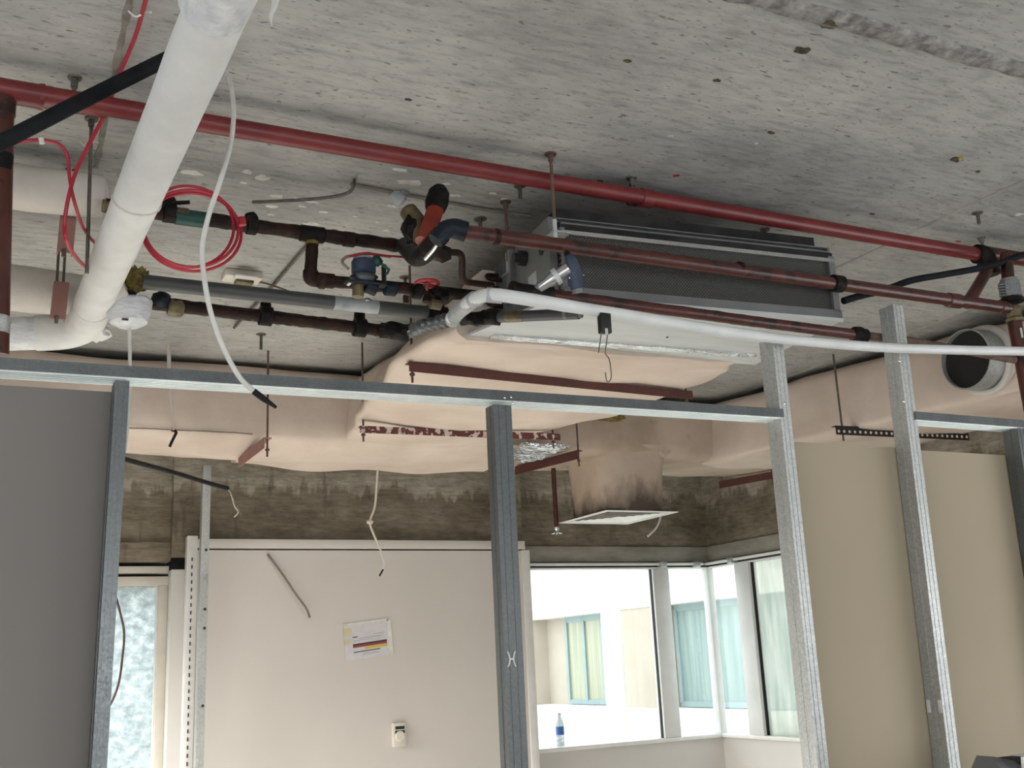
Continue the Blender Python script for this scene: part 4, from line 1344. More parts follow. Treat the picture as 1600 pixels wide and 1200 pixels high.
# vertical red pipe with brass valve and galvanised union at the frame edge
vp = thing('riser_valve_pipe', (3.985, 3.1, 2.4), 'dark red riser with a brass valve and galvanised union', 'pipe')
xv = 4.056
obj('riser', BM().tube([(xv, 3.10, 2.943), (xv + 0.02, 3.10, 2.30)], 0.030, 16), M['red_rust'], vp)
obj('white_mark', BM().box((xv - 0.012, 3.066, 2.852), (xv - 0.004, 3.071, 2.896)), M['cable_white'], vp)
obj('brass_valve', BM().lathe((xv + 0.005, 3.10, 2.934), (0, 0, 1), [(0, 0.036), (0.012, 0.040), (0.02, 0.030), (0.045, 0.032), (0.052, 0.040), (0.066, 0.036), (0.07, 0.028)], 8), M['brass'], vp, angle=20)
obj('collar', BM().lathe((xv + 0.005, 3.10, 3.019), (0, 0, 1), [(0, 0.030), (0.004, 0.052), (0.018, 0.052), (0.022, 0.030)], 18), M['mastic'], vp)
obj('galvanised_union', BM().lathe((xv + 0.006, 3.10, 3.046), (0, 0, 1), [(0, 0.044), (0.07, 0.044), (0.074, 0.036), (0.085, 0.036)], 12), M['galv'], vp, angle=25)
bm = BM()
for k in range(5):
    z = 3.033 + 0.012 + k * 0.012
    bm.lathe((xv - 0.048, 3.10, z), (0, 0, 1), [(0, 0.014), (0.006, 0.014)], 12)
obj('threaded_cap', bm, M['casing'], vp)
obj('upper_pipe', BM().tube([(xv + 0.004, 3.10, 3.123), (4.151,3.160,3.272)], 0.027, 14), M['red_rust'], vp)

# black tube crossing behind the riser and up to the slab pipe
o = obj('black_tube', BM().tube(curve([(3.146,3.170,2.954), (3.233,3.170,2.983), (3.404,3.180,3.036), (3.560,3.180,3.094), (3.767,3.170,3.144), (4.000,3.140,3.198), (4.219,3.120,3.273), (4.467,3.100,3.338)]), 0.0145, 12), M['foam'])
tag(o, 'black foam tube sloping past the tallest stud behind the rusty pipe', 'tube', 'black foam tubes')
o = obj('black_tube', BM().tube(curve([(-0.049,2.620,2.774), (0.034,2.640,2.846), (0.207,2.670,3.002), (0.447,2.700,3.210), (0.548,2.710,3.297)]), 0.0195, 14), M['foam'])
tag(o, 'long black foam tube slanting across behind the big white lagged pipe', 'tube', 'black foam tubes')

# ---- white drain hose
wc = thing('drain_hose', (2.6, 2.93, 2.7), 'long white plastic drain hose under the rusty pipes, passing before the studs', 'hose')
hp = curve([(1.467,3.300,2.752), (1.458,3.220,2.752), (1.436,3.060,2.735), (1.453,2.980,2.730), (1.524,2.950,2.722), (1.751,2.940,2.708), (1.991,2.930,2.694), (2.251,2.930,2.681), (2.528,2.930,2.674),
            (2.825,2.930,2.677), (3.144,2.930,2.688), (3.489,2.930,2.710), (3.862,2.930,2.737), (4.264,2.930,2.762), (5.2, 2.95, 2.74), (6.38, 2.98, 2.76)], 6)
obj('hose', BM().tube(hp, [0.0215 if i < 30 else 0.0205 if i < 48 else 0.0185 for i in range(len(hp))], 16), M['pvc_white'], wc)
obj('elbow', BM().tube(fillet([V((1.484,3.330,2.756)), V((1.457,3.230,2.750)), V((1.441,3.050,2.738))], 0.05), 0.0265, 16), M['tape'], wc)
obj('socket', BM().lathe((1.436,3.060,2.735), V((1.453,2.980,2.730)) - V((1.436,3.060,2.735)), [(0, 0.025), (0.04, 0.025), (0.042, 0.021)], 16), M['tape'], wc)
obj('collar', BM().lathe((1.449,2.980,2.730), V((1.524,2.950,2.722)) - V((1.449,2.980,2.730)), [(0, 0.0245), (0.05, 0.0245), (0.052, 0.021)], 16), M['tape'], wc)

# drain stub with black wrapping under the pan
ds = thing('drain_stub', (1.85, 3.3, 2.75), 'short grey drain pipe under the drain pan with a torn black wrapping', 'pipe')
a, c = V((1.592,3.360,2.783)), V((1.828,3.050,2.728))
obj('pipe', BM().tube([a, lerp(a, c, 0.5), c], 0.0195, 14), M['pvc_grey'], ds)
obj('end_cap', BM().tube([lerp(a, c, 0.86), c + (c - a).normalized() * 0.01], [0.0205, 0.015], 14), M['casing'], ds)
obj('black_wrap', rough_tube(BM(), a - (c - a).normalized() * 0.06, lerp(a, c, 0.22), 0.026, 0.5, 18, 12, 5), M['mastic'], ds)
obj('yellow_tape', BM().tube([lerp(a, c, 0.30), lerp(a, c, 0.46)], 0.0203, 14), M['brass'], ds)

# black clip with bent wire hook
hk = thing('wire_hook', (1.846, 2.92, 2.6), 'black clip with a bent wire hook hanging from the white drain hose', 'hook')
obj('clip', BM().box((1.828, 2.915, 2.624), (1.868, 2.94, 2.692), bevel=0.003), M['black_plastic'], hk)
obj('clip_notch', BM().box((1.840, 2.912, 2.617), (1.850, 2.917, 2.637)), M['galv_pan'], hk)
obj('long_wire', BM().tube(curve([(1.855,2.920,2.634), (1.844,2.920,2.581), (1.839,2.920,2.554), (1.852,2.920,2.534), (1.856,2.920,2.485), (1.849,2.920,2.463), (1.837,2.920,2.462), (1.834,2.920,2.490)], 5), 0.0018, 6), M['rod'], hk)
obj('short_wire', BM().tube([(1.831,2.920,2.632), (1.813,2.920,2.554)], 0.0018, 6), M['rod'], hk)

# ---- strainer with a blue cap in front of the grille
sv = thing('blue_strainer', (1.750, 3.05, 2.85), 'silver strainer body with a blue cap, in front of the filter grille', 'valve')
a, c = V((1.695,3.080,2.814)), V((1.779,3.020,2.872))
d = (c - a).normalized()
obj('body', BM().lathe(a, d, [(0, 0.018), (0.03, 0.020), (0.05, 0.026), (0.075, 0.026), (0.08, 0.022), ((c - a).length, 0.024)], 16), M['chrome'], sv)
obj('dark_neck', BM().lathe(a - d * 0.03, d, [(0, 0.016), (0.035, 0.017)], 12), M['casing'], sv)
obj('clamp', BM().lathe(a + d * 0.062, d, [(0, 0.030), (0.016, 0.030)], 12), M['galv_pan'], sv)
obj('blue_cap', BM().tube([(1.790,3.030,2.918), (1.792,3.020,2.892), (1.804,3.020,2.839), (1.809,3.020,2.803)], [0.016, 0.024, 0.026, 0.022], 16), M['blue'], sv)
obj('lower_leg', BM().tube([(1.805,3.020,2.830), (1.816,3.030,2.793)], 0.020, 14), M['casing'], sv)
for px in ((1.770,3.000,2.832), (1.825,3.000,2.848)):
    obj('stud_bolt', BM().blob(px, 0.0035, 1), M['chrome'], sv)
obj('stem', BM().tube([(1.789,3.030,2.914), (1.807,3.070,2.949)], 0.012, 10), M['mastic'], sv)

# ================================================================== BARE DARK PIPE RUNS LEFT OF THE UNIT
R1 = 0.0255
pr = thing('chilled_pipe', (0.9, 3.55, 3.07), 'tarry bare pipe under the slab with a tee and a drop to the valve line', 'pipe', 'tarry chilled water pipes')
a, c = V((0.386,3.800,3.206)), V((1.520,3.800,3.204))
d = (c - a).normalized()
obj('run', rough_tube(BM(), a, c, R1, 0.22, 70, 14, 0), M['dark_pipe'], pr)
obj('brass_end', BM().lathe(a - d * 0.012, d, [(0, 0.022), (0.02, 0.026), (0.05, 0.026), (0.055, 0.024)], 14), M['brass'], pr)
for (px, py), rr, ln, mt in (((264,320), 0.040, 0.05, 'mastic'), ((299,337), 0.030, 0.12, 'teal'), ((282,333), 0.030, 0.06, 'brass'), ((393,351), 0.036, 0.045, 'mastic'), ((487,366), 0.032, 0.10, 'mastic'), ((545,374), 0.030, 0.05, 'dark_pipe')):
    p = a + d * ((V((0.599 if px == 264 else 0, 0, 0))).x * 0)
    q = {264: (0.600,3.800,3.216), 299: (0.678,3.800,3.203), 282: (0.640,3.800,3.208), 393: (0.895,3.800,3.207), 487: (1.124,3.800,3.203), 545: (1.270,3.800,3.202)}[px]
    obj('fitting', rough_tube(BM().lathe(V(q) - d * ln / 2, d, [(0, R1), (0.006, rr), (ln - 0.006, rr), (ln, R1)], 14), V(q), V(q) + d * 0.001, 0.001, 0, 1, 3), M[mt], pr)
for q in ((0.599,3.800,3.246), (0.895,3.800,3.225)):
    obj('valve_knob', BM().blob(V(q) + V((0, 0, 0.012)), 0.026, 2, (1, 1, 0.9), 0.25, 3), M['mastic'], pr)
obj('valve_lever', BM().obox(V((0.589,3.770,3.235)), V((0.665,3.770,3.251)), 0.010, 0.012), M['mastic'], pr)
# drop from the tee and the lower return
p1, p2, p3 = V((1.126,3.800,3.180)), V((1.118,3.800,3.023)), V((1.852,3.740,3.011))
obj('drop', rough_tube(BM(), p1, p2, 0.0235, 0.15, 24, 14, 8), M['dark_pipe'], pr)
obj('elbow', BM().tube(fillet([lerp(p1, p2, 0.8), p2, lerp(p2, p3, 0.12)], 0.05), 0.029, 14), M['dark_pipe'], pr)
obj('lower_run', rough_tube(BM(), p2, p3, 0.0225, 0.22, 60, 14, 11), M['dark_pipe'], pr)
dd = (p3 - p2).normalized()
for q, rr, ln, mt in (((1.409,3.730,2.995), 0.029, 0.05, 'navy'), ((1.519,3.730,2.997), 0.031, 0.04, 'mastic'), ((1.615,3.730,2.992), 0.034, 0.06, 'mastic'), ((1.138,3.720,2.988), 0.028, 0.03, 'dark_pipe')):
    obj('coupling', BM().lathe(V(q) - dd * ln / 2, dd, [(0, 0.022), (0.005, rr), (ln - 0.005, rr), (ln, 0.022)], 12), M[mt], pr)
obj('tag', BM().box((1.457, 3.715, 2.941), (1.478, 3.725, 2.970)), M['dark_pipe'], pr)
obj('yellow_seal', BM().tube([lerp(p1, p2, 0.05), lerp(p1, p2, 0.13)], 0.026, 12), M['yellow_wool'], pr)

# control valve with actuator on the lower run
av = thing('control_valve', (1.313, 3.73, 3.0), 'round blue-grey valve actuator with teal cap and wires on the lower pipe', 'valve')
obj('body', BM().tube([(1.279,3.720,2.989), (1.276,3.720,2.944)], 0.022, 14), M['brass'], av)
obj('body_side', BM().tube([(1.305,3.710,2.989), (1.346,3.710,2.978)], 0.028, 14), M['navy'], av)
ac = V((1.293,3.700,3.045))
obj('bracket', BM().box((ac.x - 0.075, ac.y - 0.02, ac.z - 0.058), (ac.x + 0.085, ac.y + 0.02, ac.z - 0.048), bevel=0.002), M['casing_dark'], av)
obj('bracket_arm', BM().box((ac.x + 0.078, ac.y - 0.01, ac.z - 0.055), (ac.x + 0.086, ac.y + 0.02, ac.z + 0.03)), M['casing_dark'], av)
mo = obj('motor', BM().lathe((ac.x, ac.y, ac.z - 0.045), (0, 0, 1), [(0, 0.030), (0.015, 0.050), (0.03, 0.040), (0.035, 0.046), (0.075, 0.046), (0.085, 0.038)], 20), M['blue'], av)
obj('motor_ring', BM().lathe((ac.x, ac.y, ac.z - 0.035), (0, 0, 1), [(0, 0.046), (0.006, 0.054), (0.012, 0.046)], 20), M['black_plastic'], mo)
obj('motor_top', BM().lathe((ac.x, ac.y, ac.z + 0.036), (0, 0, 1), [(0, 0.042), (0.01, 0.038), (0.016, 0.02)], 20), M['tape'], mo)
tcp = obj('teal_cap', BM().blob((1.337,3.680,3.079), 0.022, 2, (1, 1, 1), 0.3, 4), M['teal'], av)
obj('teal_lever', BM().tube([(1.353,3.670,3.067), (1.383,3.670,3.046), (1.373,3.670,3.029)], 0.006, 8), M['teal'], tcp)
obj('wire_loop', BM().tube(curve([(1.229,3.680,3.033), (1.204,3.680,3.057), (1.217,3.680,3.079), (1.247,3.680,3.090), (1.297,3.680,3.104), (1.342,3.680,3.105), (1.401,3.700,3.112)], 5), 0.006, 8), M['cable_grey'], av)
obj('red_wire', BM().tube(curve([(1.228,3.670,3.079), (1.263,3.670,3.094), (1.303,3.670,3.104), (1.338,3.670,3.101), (1.458,3.700,3.117)], 5), 0.004, 8), M['cable_red'], av)
for q in ((1.239,3.690,2.992), (1.301,3.690,2.997)):
    obj('bolt', BM().lathe(q, (0, -1, 0), [(-0.03, 0.010), (0.0, 0.010)], 6), M['chrome'], av)

# gate valve with red handwheel
gv = thing('gate_valve', (1.567, 3.73, 3.0), 'gate valve with a bright red handwheel on the lower pipe near the unit', 'valve')
gc = V((1.547,3.700,3.021))
bm = BM()
bm.tube([gc + V((0.045 * math.cos(t), 0.045 * math.sin(t), 0.0)) for t in [2 * PI * i / 28 for i in range(29)]], 0.006, 8)
for k in range(4):
    t = PI / 2 * k + 0.4
    bm.tube([gc, gc + V((0.045 * math.cos(t), 0.045 * math.sin(t), 0))], 0.004, 6)
obj('handwheel', bm, M['wheel_red'], gv)
obj('stem', BM().tube([gc + V((0, 0, 0.01)), gc - V((0, 0, 0.05))], 0.007, 8), M['brass'], gv)
obj('body', BM().blob((1.601,3.710,2.989), 0.034, 2, (1.1, 1, 0.9), 0.3, 3), M['mastic'], gv)
obj('bonnet', BM().lathe(gc - V((0, 0, 0.075)), (0, 0, 1), [(0, 0.020), (0.02, 0.018), (0.03, 0.010), (0.045, 0.008)], 10), M['dark_pipe'], gv)
obj('union', BM().tube([(1.558,3.700,2.942), (1.601,3.700,2.939)], 0.020, 10), M['brass'], gv)

# Y-strainer and manual valve assembly above
ya = thing('strainer_valve', (1.423, 3.45, 3.05), 'mastic-covered angled strainer with an orange-red band and brass neck below the slab', 'valve')
obj('lower_body', BM().tube(fillet([(1.483,3.760,3.189), (1.424,3.500,3.036), (1.409,3.380,3.005), (1.432,3.280,3.048)], 0.06), 0.034, 16), M['mastic'], ya)
obj('zinc_strip', BM().tube([(1.388,3.330,2.968), (1.399,3.280,2.986), (1.404,3.240,3.003)], 0.0065, 8), M['chrome'], ya)
obj('brass_neck', BM().tube([(1.398,3.500,3.217), (1.423,3.460,3.150), (1.421,3.440,3.077)], [0.034, 0.036, 0.028], 14), M['brass'], ya)
obj('orange_band', BM().tube([(1.468,3.400,3.207), (1.438,3.380,3.135), (1.393,3.360,3.044)], [0.030, 0.031, 0.028], 16), M['orange_red'], ya)
obj('black_cap', BM().tube([(1.462,3.400,3.191), (1.468,3.400,3.217), (1.480,3.400,3.264), (1.485,3.400,3.285)], [0.036, 0.043, 0.038, 0.022], 16), M['mastic'], ya)
obj('pale_cap', BM().lathe((1.364,3.500,3.257), V((1.389,3.500,3.241)) - V((1.359,3.500,3.262)), [(-0.035, 0.014), (-0.02, 0.026), (0.01, 0.028), (0.02, 0.020)], 14), M['tape'], ya)
obj('cap_stub', BM().blob((1.388,3.520,3.295), 0.018, 2, (1.3, 1, 0.8), 0.3, 4), M['casing'], ya)
obj('dark_shoulder', BM().blob((1.395,3.470,3.135), 0.05, 2, (0.7, 0.8, 1.1), 0.3, 3), M['mastic'], ya)
obj('side_valve', BM().blob((1.465,3.360,3.010), 0.036, 2, (1.1, 0.9, 0.9), 0.35, 4), M['dark_pipe'], ya)
obj('small_pipe', BM().tube(fillet([(1.475,3.360,3.016), (1.563,3.400,3.040), (1.604,3.500,2.968), (1.755,3.550,2.987)], 0.035), 0.0125, 12), M['dark_pipe'], ya)

# lower tarry pipe with corrugated hose
l3 = thing('chilled_pipe', (1.1, 4.2, 2.95), 'lowest tarry pipe below the grey tube, ending in a silver corrugated hose', 'pipe', 'tarry chilled water pipes')
a, c = V((0.607,4.200,3.002)), V((1.589,4.200,2.979))
d = (c - a).normalized()
obj('run', rough_tube(BM(), a, c, 0.026, 0.22, 70, 14, 21), M['dark_pipe'], l3)
obj('green_valve', BM().blob((0.642,4.180,3.015), 0.034, 2, (1, 1, 1), 0.3, 4), M['navy'], l3)
obj('brass_joint', BM().lathe((0.669,4.200,2.991), d, [(0, 0.028), (0.01, 0.034), (0.05, 0.034), (0.06, 0.028)], 12), M['brass'], l3)
for q in ((1.051,4.200,2.993), (1.447,4.200,2.982)):
    obj('fitting', BM().lathe(V(q) - d * 0.03, d, [(0, 0.026), (0.006, 0.040), (0.054, 0.040), (0.06, 0.026)], 14), M['mastic'], l3)
    obj('stub', BM().tube([V(q), V(q) + V((0, 0, 0.055 if q[0] < 1.3 else 0.09))], [0.026, 0.022], 12), M['mastic'], l3)
hp = curve([c - d * 0.03, V((1.650,4.150,2.970)), V((1.662,4.000,2.955)), V((1.701,3.860,2.938)), V((1.736,3.800,2.932))], 14)
obj('corrugated_hose', BM().tube(hp, [0.026 + 0.005 * (1 if i % 4 < 2 else -1) for i in range(len(hp))], 14), M['galv_stud'], l3, angle=25)
obj('hose_wrap', rough_tube(BM(), c - d * 0.05, V((1.650,4.150,2.967)), 0.036, 0.4, 18, 14, 2), M['mastic'], l3)

# grey tube with a taped joint
gt = thing('grey_tube', (1.1, 3.96, 2.98), 'smooth grey plastic tube with a pale taped joint between the tarry pipes', 'tube')
a, c = V((0.539,3.960,2.999)), V((1.717,3.960,2.995))
obj('tube', BM().tube([a, lerp(a, c, 0.5), c], 0.0275, 20), M['pvc_grey'], gt)
obj('taped_joint', rough_tube(BM(), lerp(a, c, 0.61), lerp(a, c, 0.765), 0.0285, 0.04, 16, 18), M['tape'], gt)
obj('tape_end', BM().blob(lerp(a, c, 0.725) + V((0, -0.02, 0.02)), 0.016, 2, (1.2, 0.6, 0.6), 0.4), M['chrome'], gt)
obj('black_end', rough_tube(BM(), lerp(a, c, 0.945), c + (c - a).normalized() * 0.02, 0.034, 0.25, 12, 16), M['mastic'], gt)

# ---- lagged pipes
big = thing('lagged_pipe', (0.43, 3.2, 2.88), 'big white canvas-lagged pipe running overhead from the camera to an elbow', 'pipe', 'canvas lagged pipes')
a, c = V((0.441,1.887,2.950)), V((0.390,4.228,2.950))
a = V((c.x + 0.03, 1.2, 2.955))
path = [lerp(a, c, i / 30) for i in range(31)]
rad = [0.066 + 0.003 * noise.noise(V((i * 0.5, 0, 0))) for i in range(31)]
obj('straight_length', BM().tube(path, rad, 24), M['lagging'], big, angle=60)
e = c + V((-0.03, 0.14, -0.05))
end = V((-0.036,4.500,2.901))
el = fillet([lerp(a, c, 0.97), c + V((0.0, 0.20, -0.02)), end], 0.22, 10)
el = el[:-1]
obj('elbow', BM().tube(el + [lerp(el[-1], end, 0.1)], [0.069 + 0.004 * noise.noise(V((i, 7, 0))) for i in range(len(el) + 1)], 22), M['lagging'], big, angle=60)
obj('side_length', BM().tube([lerp(el[-1], end, i / 10) for i in range(11)], [0.066 + 0.004 * noise.noise(V((i, 9, 0))) for i in range(11)], 22), M['wrap'], big, angle=60)
back = a + (a - c) * ((a.y + 4.95) / (c.y - a.y))
obj('rear_length', BM().tube([a, lerp(a, back, 0.5), back], 0.066, 24), M['lagging'], big)
# canvas seam and overlaps
for t in (0.635,):
    p = lerp(a, c, t)
    obj('canvas_seam', BM().tube([p + V((0.069 * math.cos(k), 0.05 * math.sin(k * 1.0) , 0.069 * math.sin(k))) for k in [2 * PI * i / 24 for i in range(25)]], 0.002, 6), M['lagging_warm'], big)
p = lerp(a, c, 0.36)
obj('loose_collar', BM().lathe(V((p.x, 1.3, p.z)), (c - a), [(0, 0.071), (2.066 - 1.3, 0.073), (2.066 - 1.295, 0.066)], 24), M['wrap'], big)
obj('torn_wool', BM().blob((0.521,4.000,3.018), 0.055, 3, (0.9, 0.8, 0.8), 0.7, 4), M['yellow_wool'], big)
obj('branch_sleeve', BM().tube([lerp(a, c, 0.93), (0.484,3.980,2.985)], [0.055, 0.045], 16), M['lagging_warm'], big)
obj('tail_fold', BM().blob((0.428,4.350,2.908), 0.055, 3, (1.0, 1.4, 0.5), 0.4, 3), M['lagging'], big)
obj('hanging_strip', BM().tube(curve([(0.595,2.300,3.174), (0.589,2.300,3.138), (0.581,2.300,3.110), (0.584,2.300,3.085)], 4), [0.010, 0.010, 0.010, 0.009, 0.008, 0.007, 0.006, 0.006, 0.005, 0.004, 0.003, 0.002, 0.002][:13], 6), M['cable_white'], big)

up = thing('lagged_pipe', (0.1, 3.6, 3.0), 'upper dusty lagged pipe behind the red riser, with a bare brass end', 'pipe', 'canvas lagged pipes')
obj('lagging', BM().tube([(-1.45, 3.88, 3.259 + 0.05), (0.15, 3.88, 3.267), (0.381, 3.88, 3.273), (0.394, 3.88, 3.275)], [0.080, 0.080, 0.078, 0.064], 22), M['lagging_warm'], up)
dn = thing('lagged_pipe', (0.1, 4.3, 2.9), 'lower dusty lagged pipe behind the pink channel hanger', 'pipe', 'canvas lagged pipes')
obj('lagging', BM().tube([(-1.45, 4.30, 3.045 + 0.04), (0.2, 4.30, 3.039), (0.475, 4.30, 3.038)], [0.092, 0.088, 0.07], 22), M['lagging_warm'], dn)

# ---- pink channel hangers on rods
def channel_hanger(px, top, bot, rod_top, y, label):
    x = px[0]
    t = thing('channel_hanger', (x, y, bot), label, 'hanger', 'pink channel hangers on rods')
    bm = BM()
    w, d2 = 0.052, 0.04
    bm.prism([(x - w / 2, y, bot), (x + w / 2, y, bot), (x + w / 2, y + d2, bot), (x + w / 2 - 0.004, y + d2, bot), (x + w / 2 - 0.004, y + 0.004, bot), (x - w / 2 + 0.004, y + 0.004, bot),
              (x - w / 2 + 0.004, y + d2, bot), (x - w / 2, y + d2, bot)], (0.006, 0, top - bot))
    obj('channel', bm, M['oxide_pale'], t, smooth=False)
    for dx in (-0.010, 0.012):
        obj('rod', BM().tube([(x + dx, y + 0.012, top - 0.01), (x + dx, y + 0.012, rod_top)], 0.005, 8), M['rod'], t)
    obj('bolt', BM().lathe((x - 0.005, y, bot + 0.012), (0, 0, -1), [(0, 0.008), (0.03, 0.006)], 8), M['rod'], t)
    return t


channel_hanger((0.276,4.150,2.958), 3.033, 2.889, 3.184, 4.15, 'lower pink channel hanger over the lower lagged pipe')
channel_hanger((0.274,3.950,3.157), 3.251, 3.074, H, 3.95, 'upper pink channel hanger behind the red cable')
rd = thing('threaded_rod', (0.325, 3.75, 2.9), 'long dark threaded rod hanging from the slab behind the black tube', 'rod')
obj('rod', BM().tube([(0.303, 3.542, H), (0.303 + 0.01, 3.542, 2.86)], 0.006, 8), M['rod'], rd)
obj('anchor', BM().lathe((0.303, 3.542, H), (0, 0, -1), [(0, 0.022), (0.006, 0.022), (0.008, 0.010), (0.03, 0.010)], 10), M['rod'], rd)

# ---- red cable along the slab, looped into a coil
rc = thing('fire_alarm_cable', (0.6, 3.2, 3.2), 'bright red cable clipped along the slab and looped into a round coil', 'cable')
obj('straight_run', BM().tube(curve([(0.358,2.724,3.385), (0.359,2.958,3.385), (0.345,3.211,3.385), (0.322,3.300,3.306), (0.277,3.300,3.184), (0.245,3.300,3.089), (0.229,3.300,3.004), (0.224,3.320,2.929), (0.233,3.330,2.880), (0.269,3.500,2.902), (0.329,3.750,2.954), (0.423,4.050,3.026), (0.508,4.100,3.038)]), 0.0062, 8), M['cable_red'], rc)
obj('short_run', BM().tube(curve([(0.068,3.280,3.149), (0.144,3.300,3.179), (0.195,3.310,3.178), (0.221,3.320,3.147), (0.232,3.330,3.079), (0.249,3.340,3.013), (0.291,3.500,2.998), (0.360,3.800,3.062), (0.458,4.100,3.128), (0.543,4.250,3.150)]), 0.0055, 8), M['cable_red'], rc)
cx_, cy_, cz_ = (0.628,3.500,3.043)
for k, (rx, rz, ox, oz) in enumerate(((0.152, 0.150, 0.0, 0.0), (0.148, 0.158, -0.010, 0.008), (0.160, 0.152, 0.006, -0.006))):
    pts = []
    for i in range(49):
        t = 2 * PI * i / 48
        pts.append((cx_ + ox + rx * math.cos(t) + 0.02 * math.sin(t), cy_ + 0.03 * math.sin(t) + 0.008 * k, cz_ + oz + rz * math.sin(t)))
    obj('coil_loop', BM().tube(pts, 0.0052, 8, cap=False), M['cable_red'], rc)
for p in ((0.345,2.848,3.390), (0.304,3.703,3.390)):
    obj('cable_tie', BM().tube(curve([V(p) + V((-0.02, 0.01, 0.005)), V(p) + V((0, 0, -0.014)), V(p) + V((0.024, -0.015, 0.0)), V(p) + V((0.034, -0.03, -0.01))], 4), 0.003, 6), M['cable_white'], rc)
obj('cable_tie', BM().tube([(0.143,3.280,3.175), (0.147,3.280,3.159)], 0.008, 8), M['cable_white'], rc)
obj('tape_wrap', BM().tube([(0.772,3.420,3.069), (0.776,3.420,3.042)], 0.013, 8), M['cable_red'], rc)

# ---- white hanging cable with black taped end
wh = thing('hanging_cable', (0.528, 2.75, 2.3), 'white cable hanging in a long curve, ending in black tape', 'cable')
pts = curve([(0.648,3.072,3.380), (0.643,3.000,3.294), (0.628,2.900,3.157), (0.610,2.850,3.040), (0.575,2.800,2.906), (0.544,2.780,2.800), (0.525,2.760,2.713), (0.521,2.750,2.659), (0.527,2.740,2.586), (0.545,2.740,2.501), (0.579,2.740,2.410), (0.621,2.740,2.337), (0.659,2.740,2.303)], 6)
obj('sheath', BM().tube(pts, 0.0068, 10), M['cable_white'], wh)
obj('black_tape', BM().tube([(0.656,2.740,2.304), (0.683,2.740,2.285), (0.716,2.740,2.264)], [0.0085, 0.008, 0.004], 10), M['rubber'], wh)

# ---- plastic-wrapped detector with its cord
dt = thing('wrapped_detector', (0.506, 4.05, 2.85), 'round ceiling detector wrapped in white plastic film, beside the lagged pipe elbow', 'detector')
xc, zc = 0.506, 2.902
obj('wrapped_body', BM().lathe((xc, 4.05, zc + 0.050), (0.04, 0, -1), [(0, 0.05), (0.004, 0.084), (0.045, 0.080), (0.085, 0.066), (0.100, 0.040), (0.105, 0.01)], 28), M['wrap'], dt)
obj('knot', BM().blob((xc - 0.005, 4.0, zc + 0.06), 0.020, 2, (1.4, 1, 0.6), 0.4), M['mastic'], dt)
obj('film_edge', BM().tube([(xc + 0.082 * math.cos(t), 4.05 + 0.082 * math.sin(t), zc + 0.046 + 0.004 * math.sin(5 * t)) for t in [2 * PI * i / 30 for i in range(31)]], 0.004, 6), M['tape'], dt)
obj('stem', BM().tube([(xc, 4.05, zc + 0.045), (xc + 0.0, 4.07, H)], 0.008, 8), M['rod'], dt)
obj('slot', BM().box((xc - 0.028, 3.985, zc - 0.046), (xc - 0.006, 3.992, zc - 0.040)), M['ink'], dt)
o = obj('drop_wire', BM().tube(curve([(0.514,4.060,2.851), (0.520,4.060,2.735), (0.526,4.060,2.579), (0.521,4.060,2.485), (0.515,4.060,2.391)], 6), 0.0065, 8), M['cable_white'])
tag(o, 'thin white cord hanging below the wrapped detector beside the first stud', 'cord', 'thin cords hanging down')
o = obj('drop_wire', BM().tube(curve([(0.986, 6.1, H), (0.986,6.100,3.378), (0.996,6.100,3.176), (1.010,6.100,3.049), (1.026,6.100,2.953), (1.024,6.100,2.917)], 6), [0.011] * 12 + [0.009] * 7 + [0.004] * 12, 8), M['lagging_warm'])
tag(o, 'pinkish cord hanging down in front of the cross duct', 'cord', 'thin cords hanging down')
o = obj('cable_tie', BM().tube(curve([(1.047,6.300,2.959), (1.062,6.240,2.937), (1.052,6.240,2.907), (1.041,6.250,2.879), (1.033,6.260,2.855)], 5), 0.008, 8), M['rubber'])
tag(o, 'small black cable tie poking out of the cross duct wrap', 'cable tie')

# white switch box on the slab, with a brown wire
jb = thing('junction_box', (1.085, 4.778, 3.33), 'small white junction box with its lid open, on the slab below the coil', 'box')
p = V((1.097,4.832,3.390))
obj('back_box', BM().box((p.x - 0.085, p.y - 0.05, 3.365), (p.x + 0.085, p.y + 0.05, H), bevel=0.006), M['box_plastic'], jb)
obj('terminal', BM().box((p.x - 0.03, p.y - 0.03, 3.345), (p.x + 0.05, p.y + 0.03, 3.366), bevel=0.004), M['brass'], jb)
obj('lid', BM().box((p.x - 0.05, p.y - 0.10, 3.350), (p.x + 0.05, p.y - 0.052, 3.36), bevel=0.004), M['cable_white'], jb)
obj('brown_wire', BM().tube(curve([p + V((0.05, 0, -0.02)), V((1.229,4.858,3.370)), V((1.332,4.898,3.360)), V((1.388,4.897,3.340))], 5), 0.005, 8), M['rod_brown'], jb)

# bent and cut rods left in the slab
o = obj('bent_rod', BM().tube(curve([(1.258,3.689,3.400), (1.244,3.656,3.360), (1.232,3.674,3.340), (1.199,3.712,3.335), (1.120,3.761,3.330), (1.010,3.809,3.325), (0.908,3.847,3.320)], 6), 0.0065, 8), M['rod'])
tag(o, 'bent threaded rod curling back along the slab beside the plaster smears', 'rod', 'cut rods left in the slab')
o = obj('cut_rod', BM().tube([(1.270,4.333,3.385), (1.264,4.968,3.385), (1.241,5.626,3.385)], 0.0075, 8), M['rod'])
tag(o, 'straight thin rod slanting behind the pipe tee', 'rod', 'cut rods left in the slab')
o = obj('slab_conduit', BM().tube(curve([(1.252,3.717,3.393), (1.336,3.721,3.392), (1.444,3.731,3.392), (1.668,3.746,3.392), (1.843,3.756,3.392), (2.047,3.752,3.392)], 5), 0.007, 8), M['cable_grey'])
tag(o, 'thin grey conduit lying flat on the slab behind the strainer valve', 'conduit')
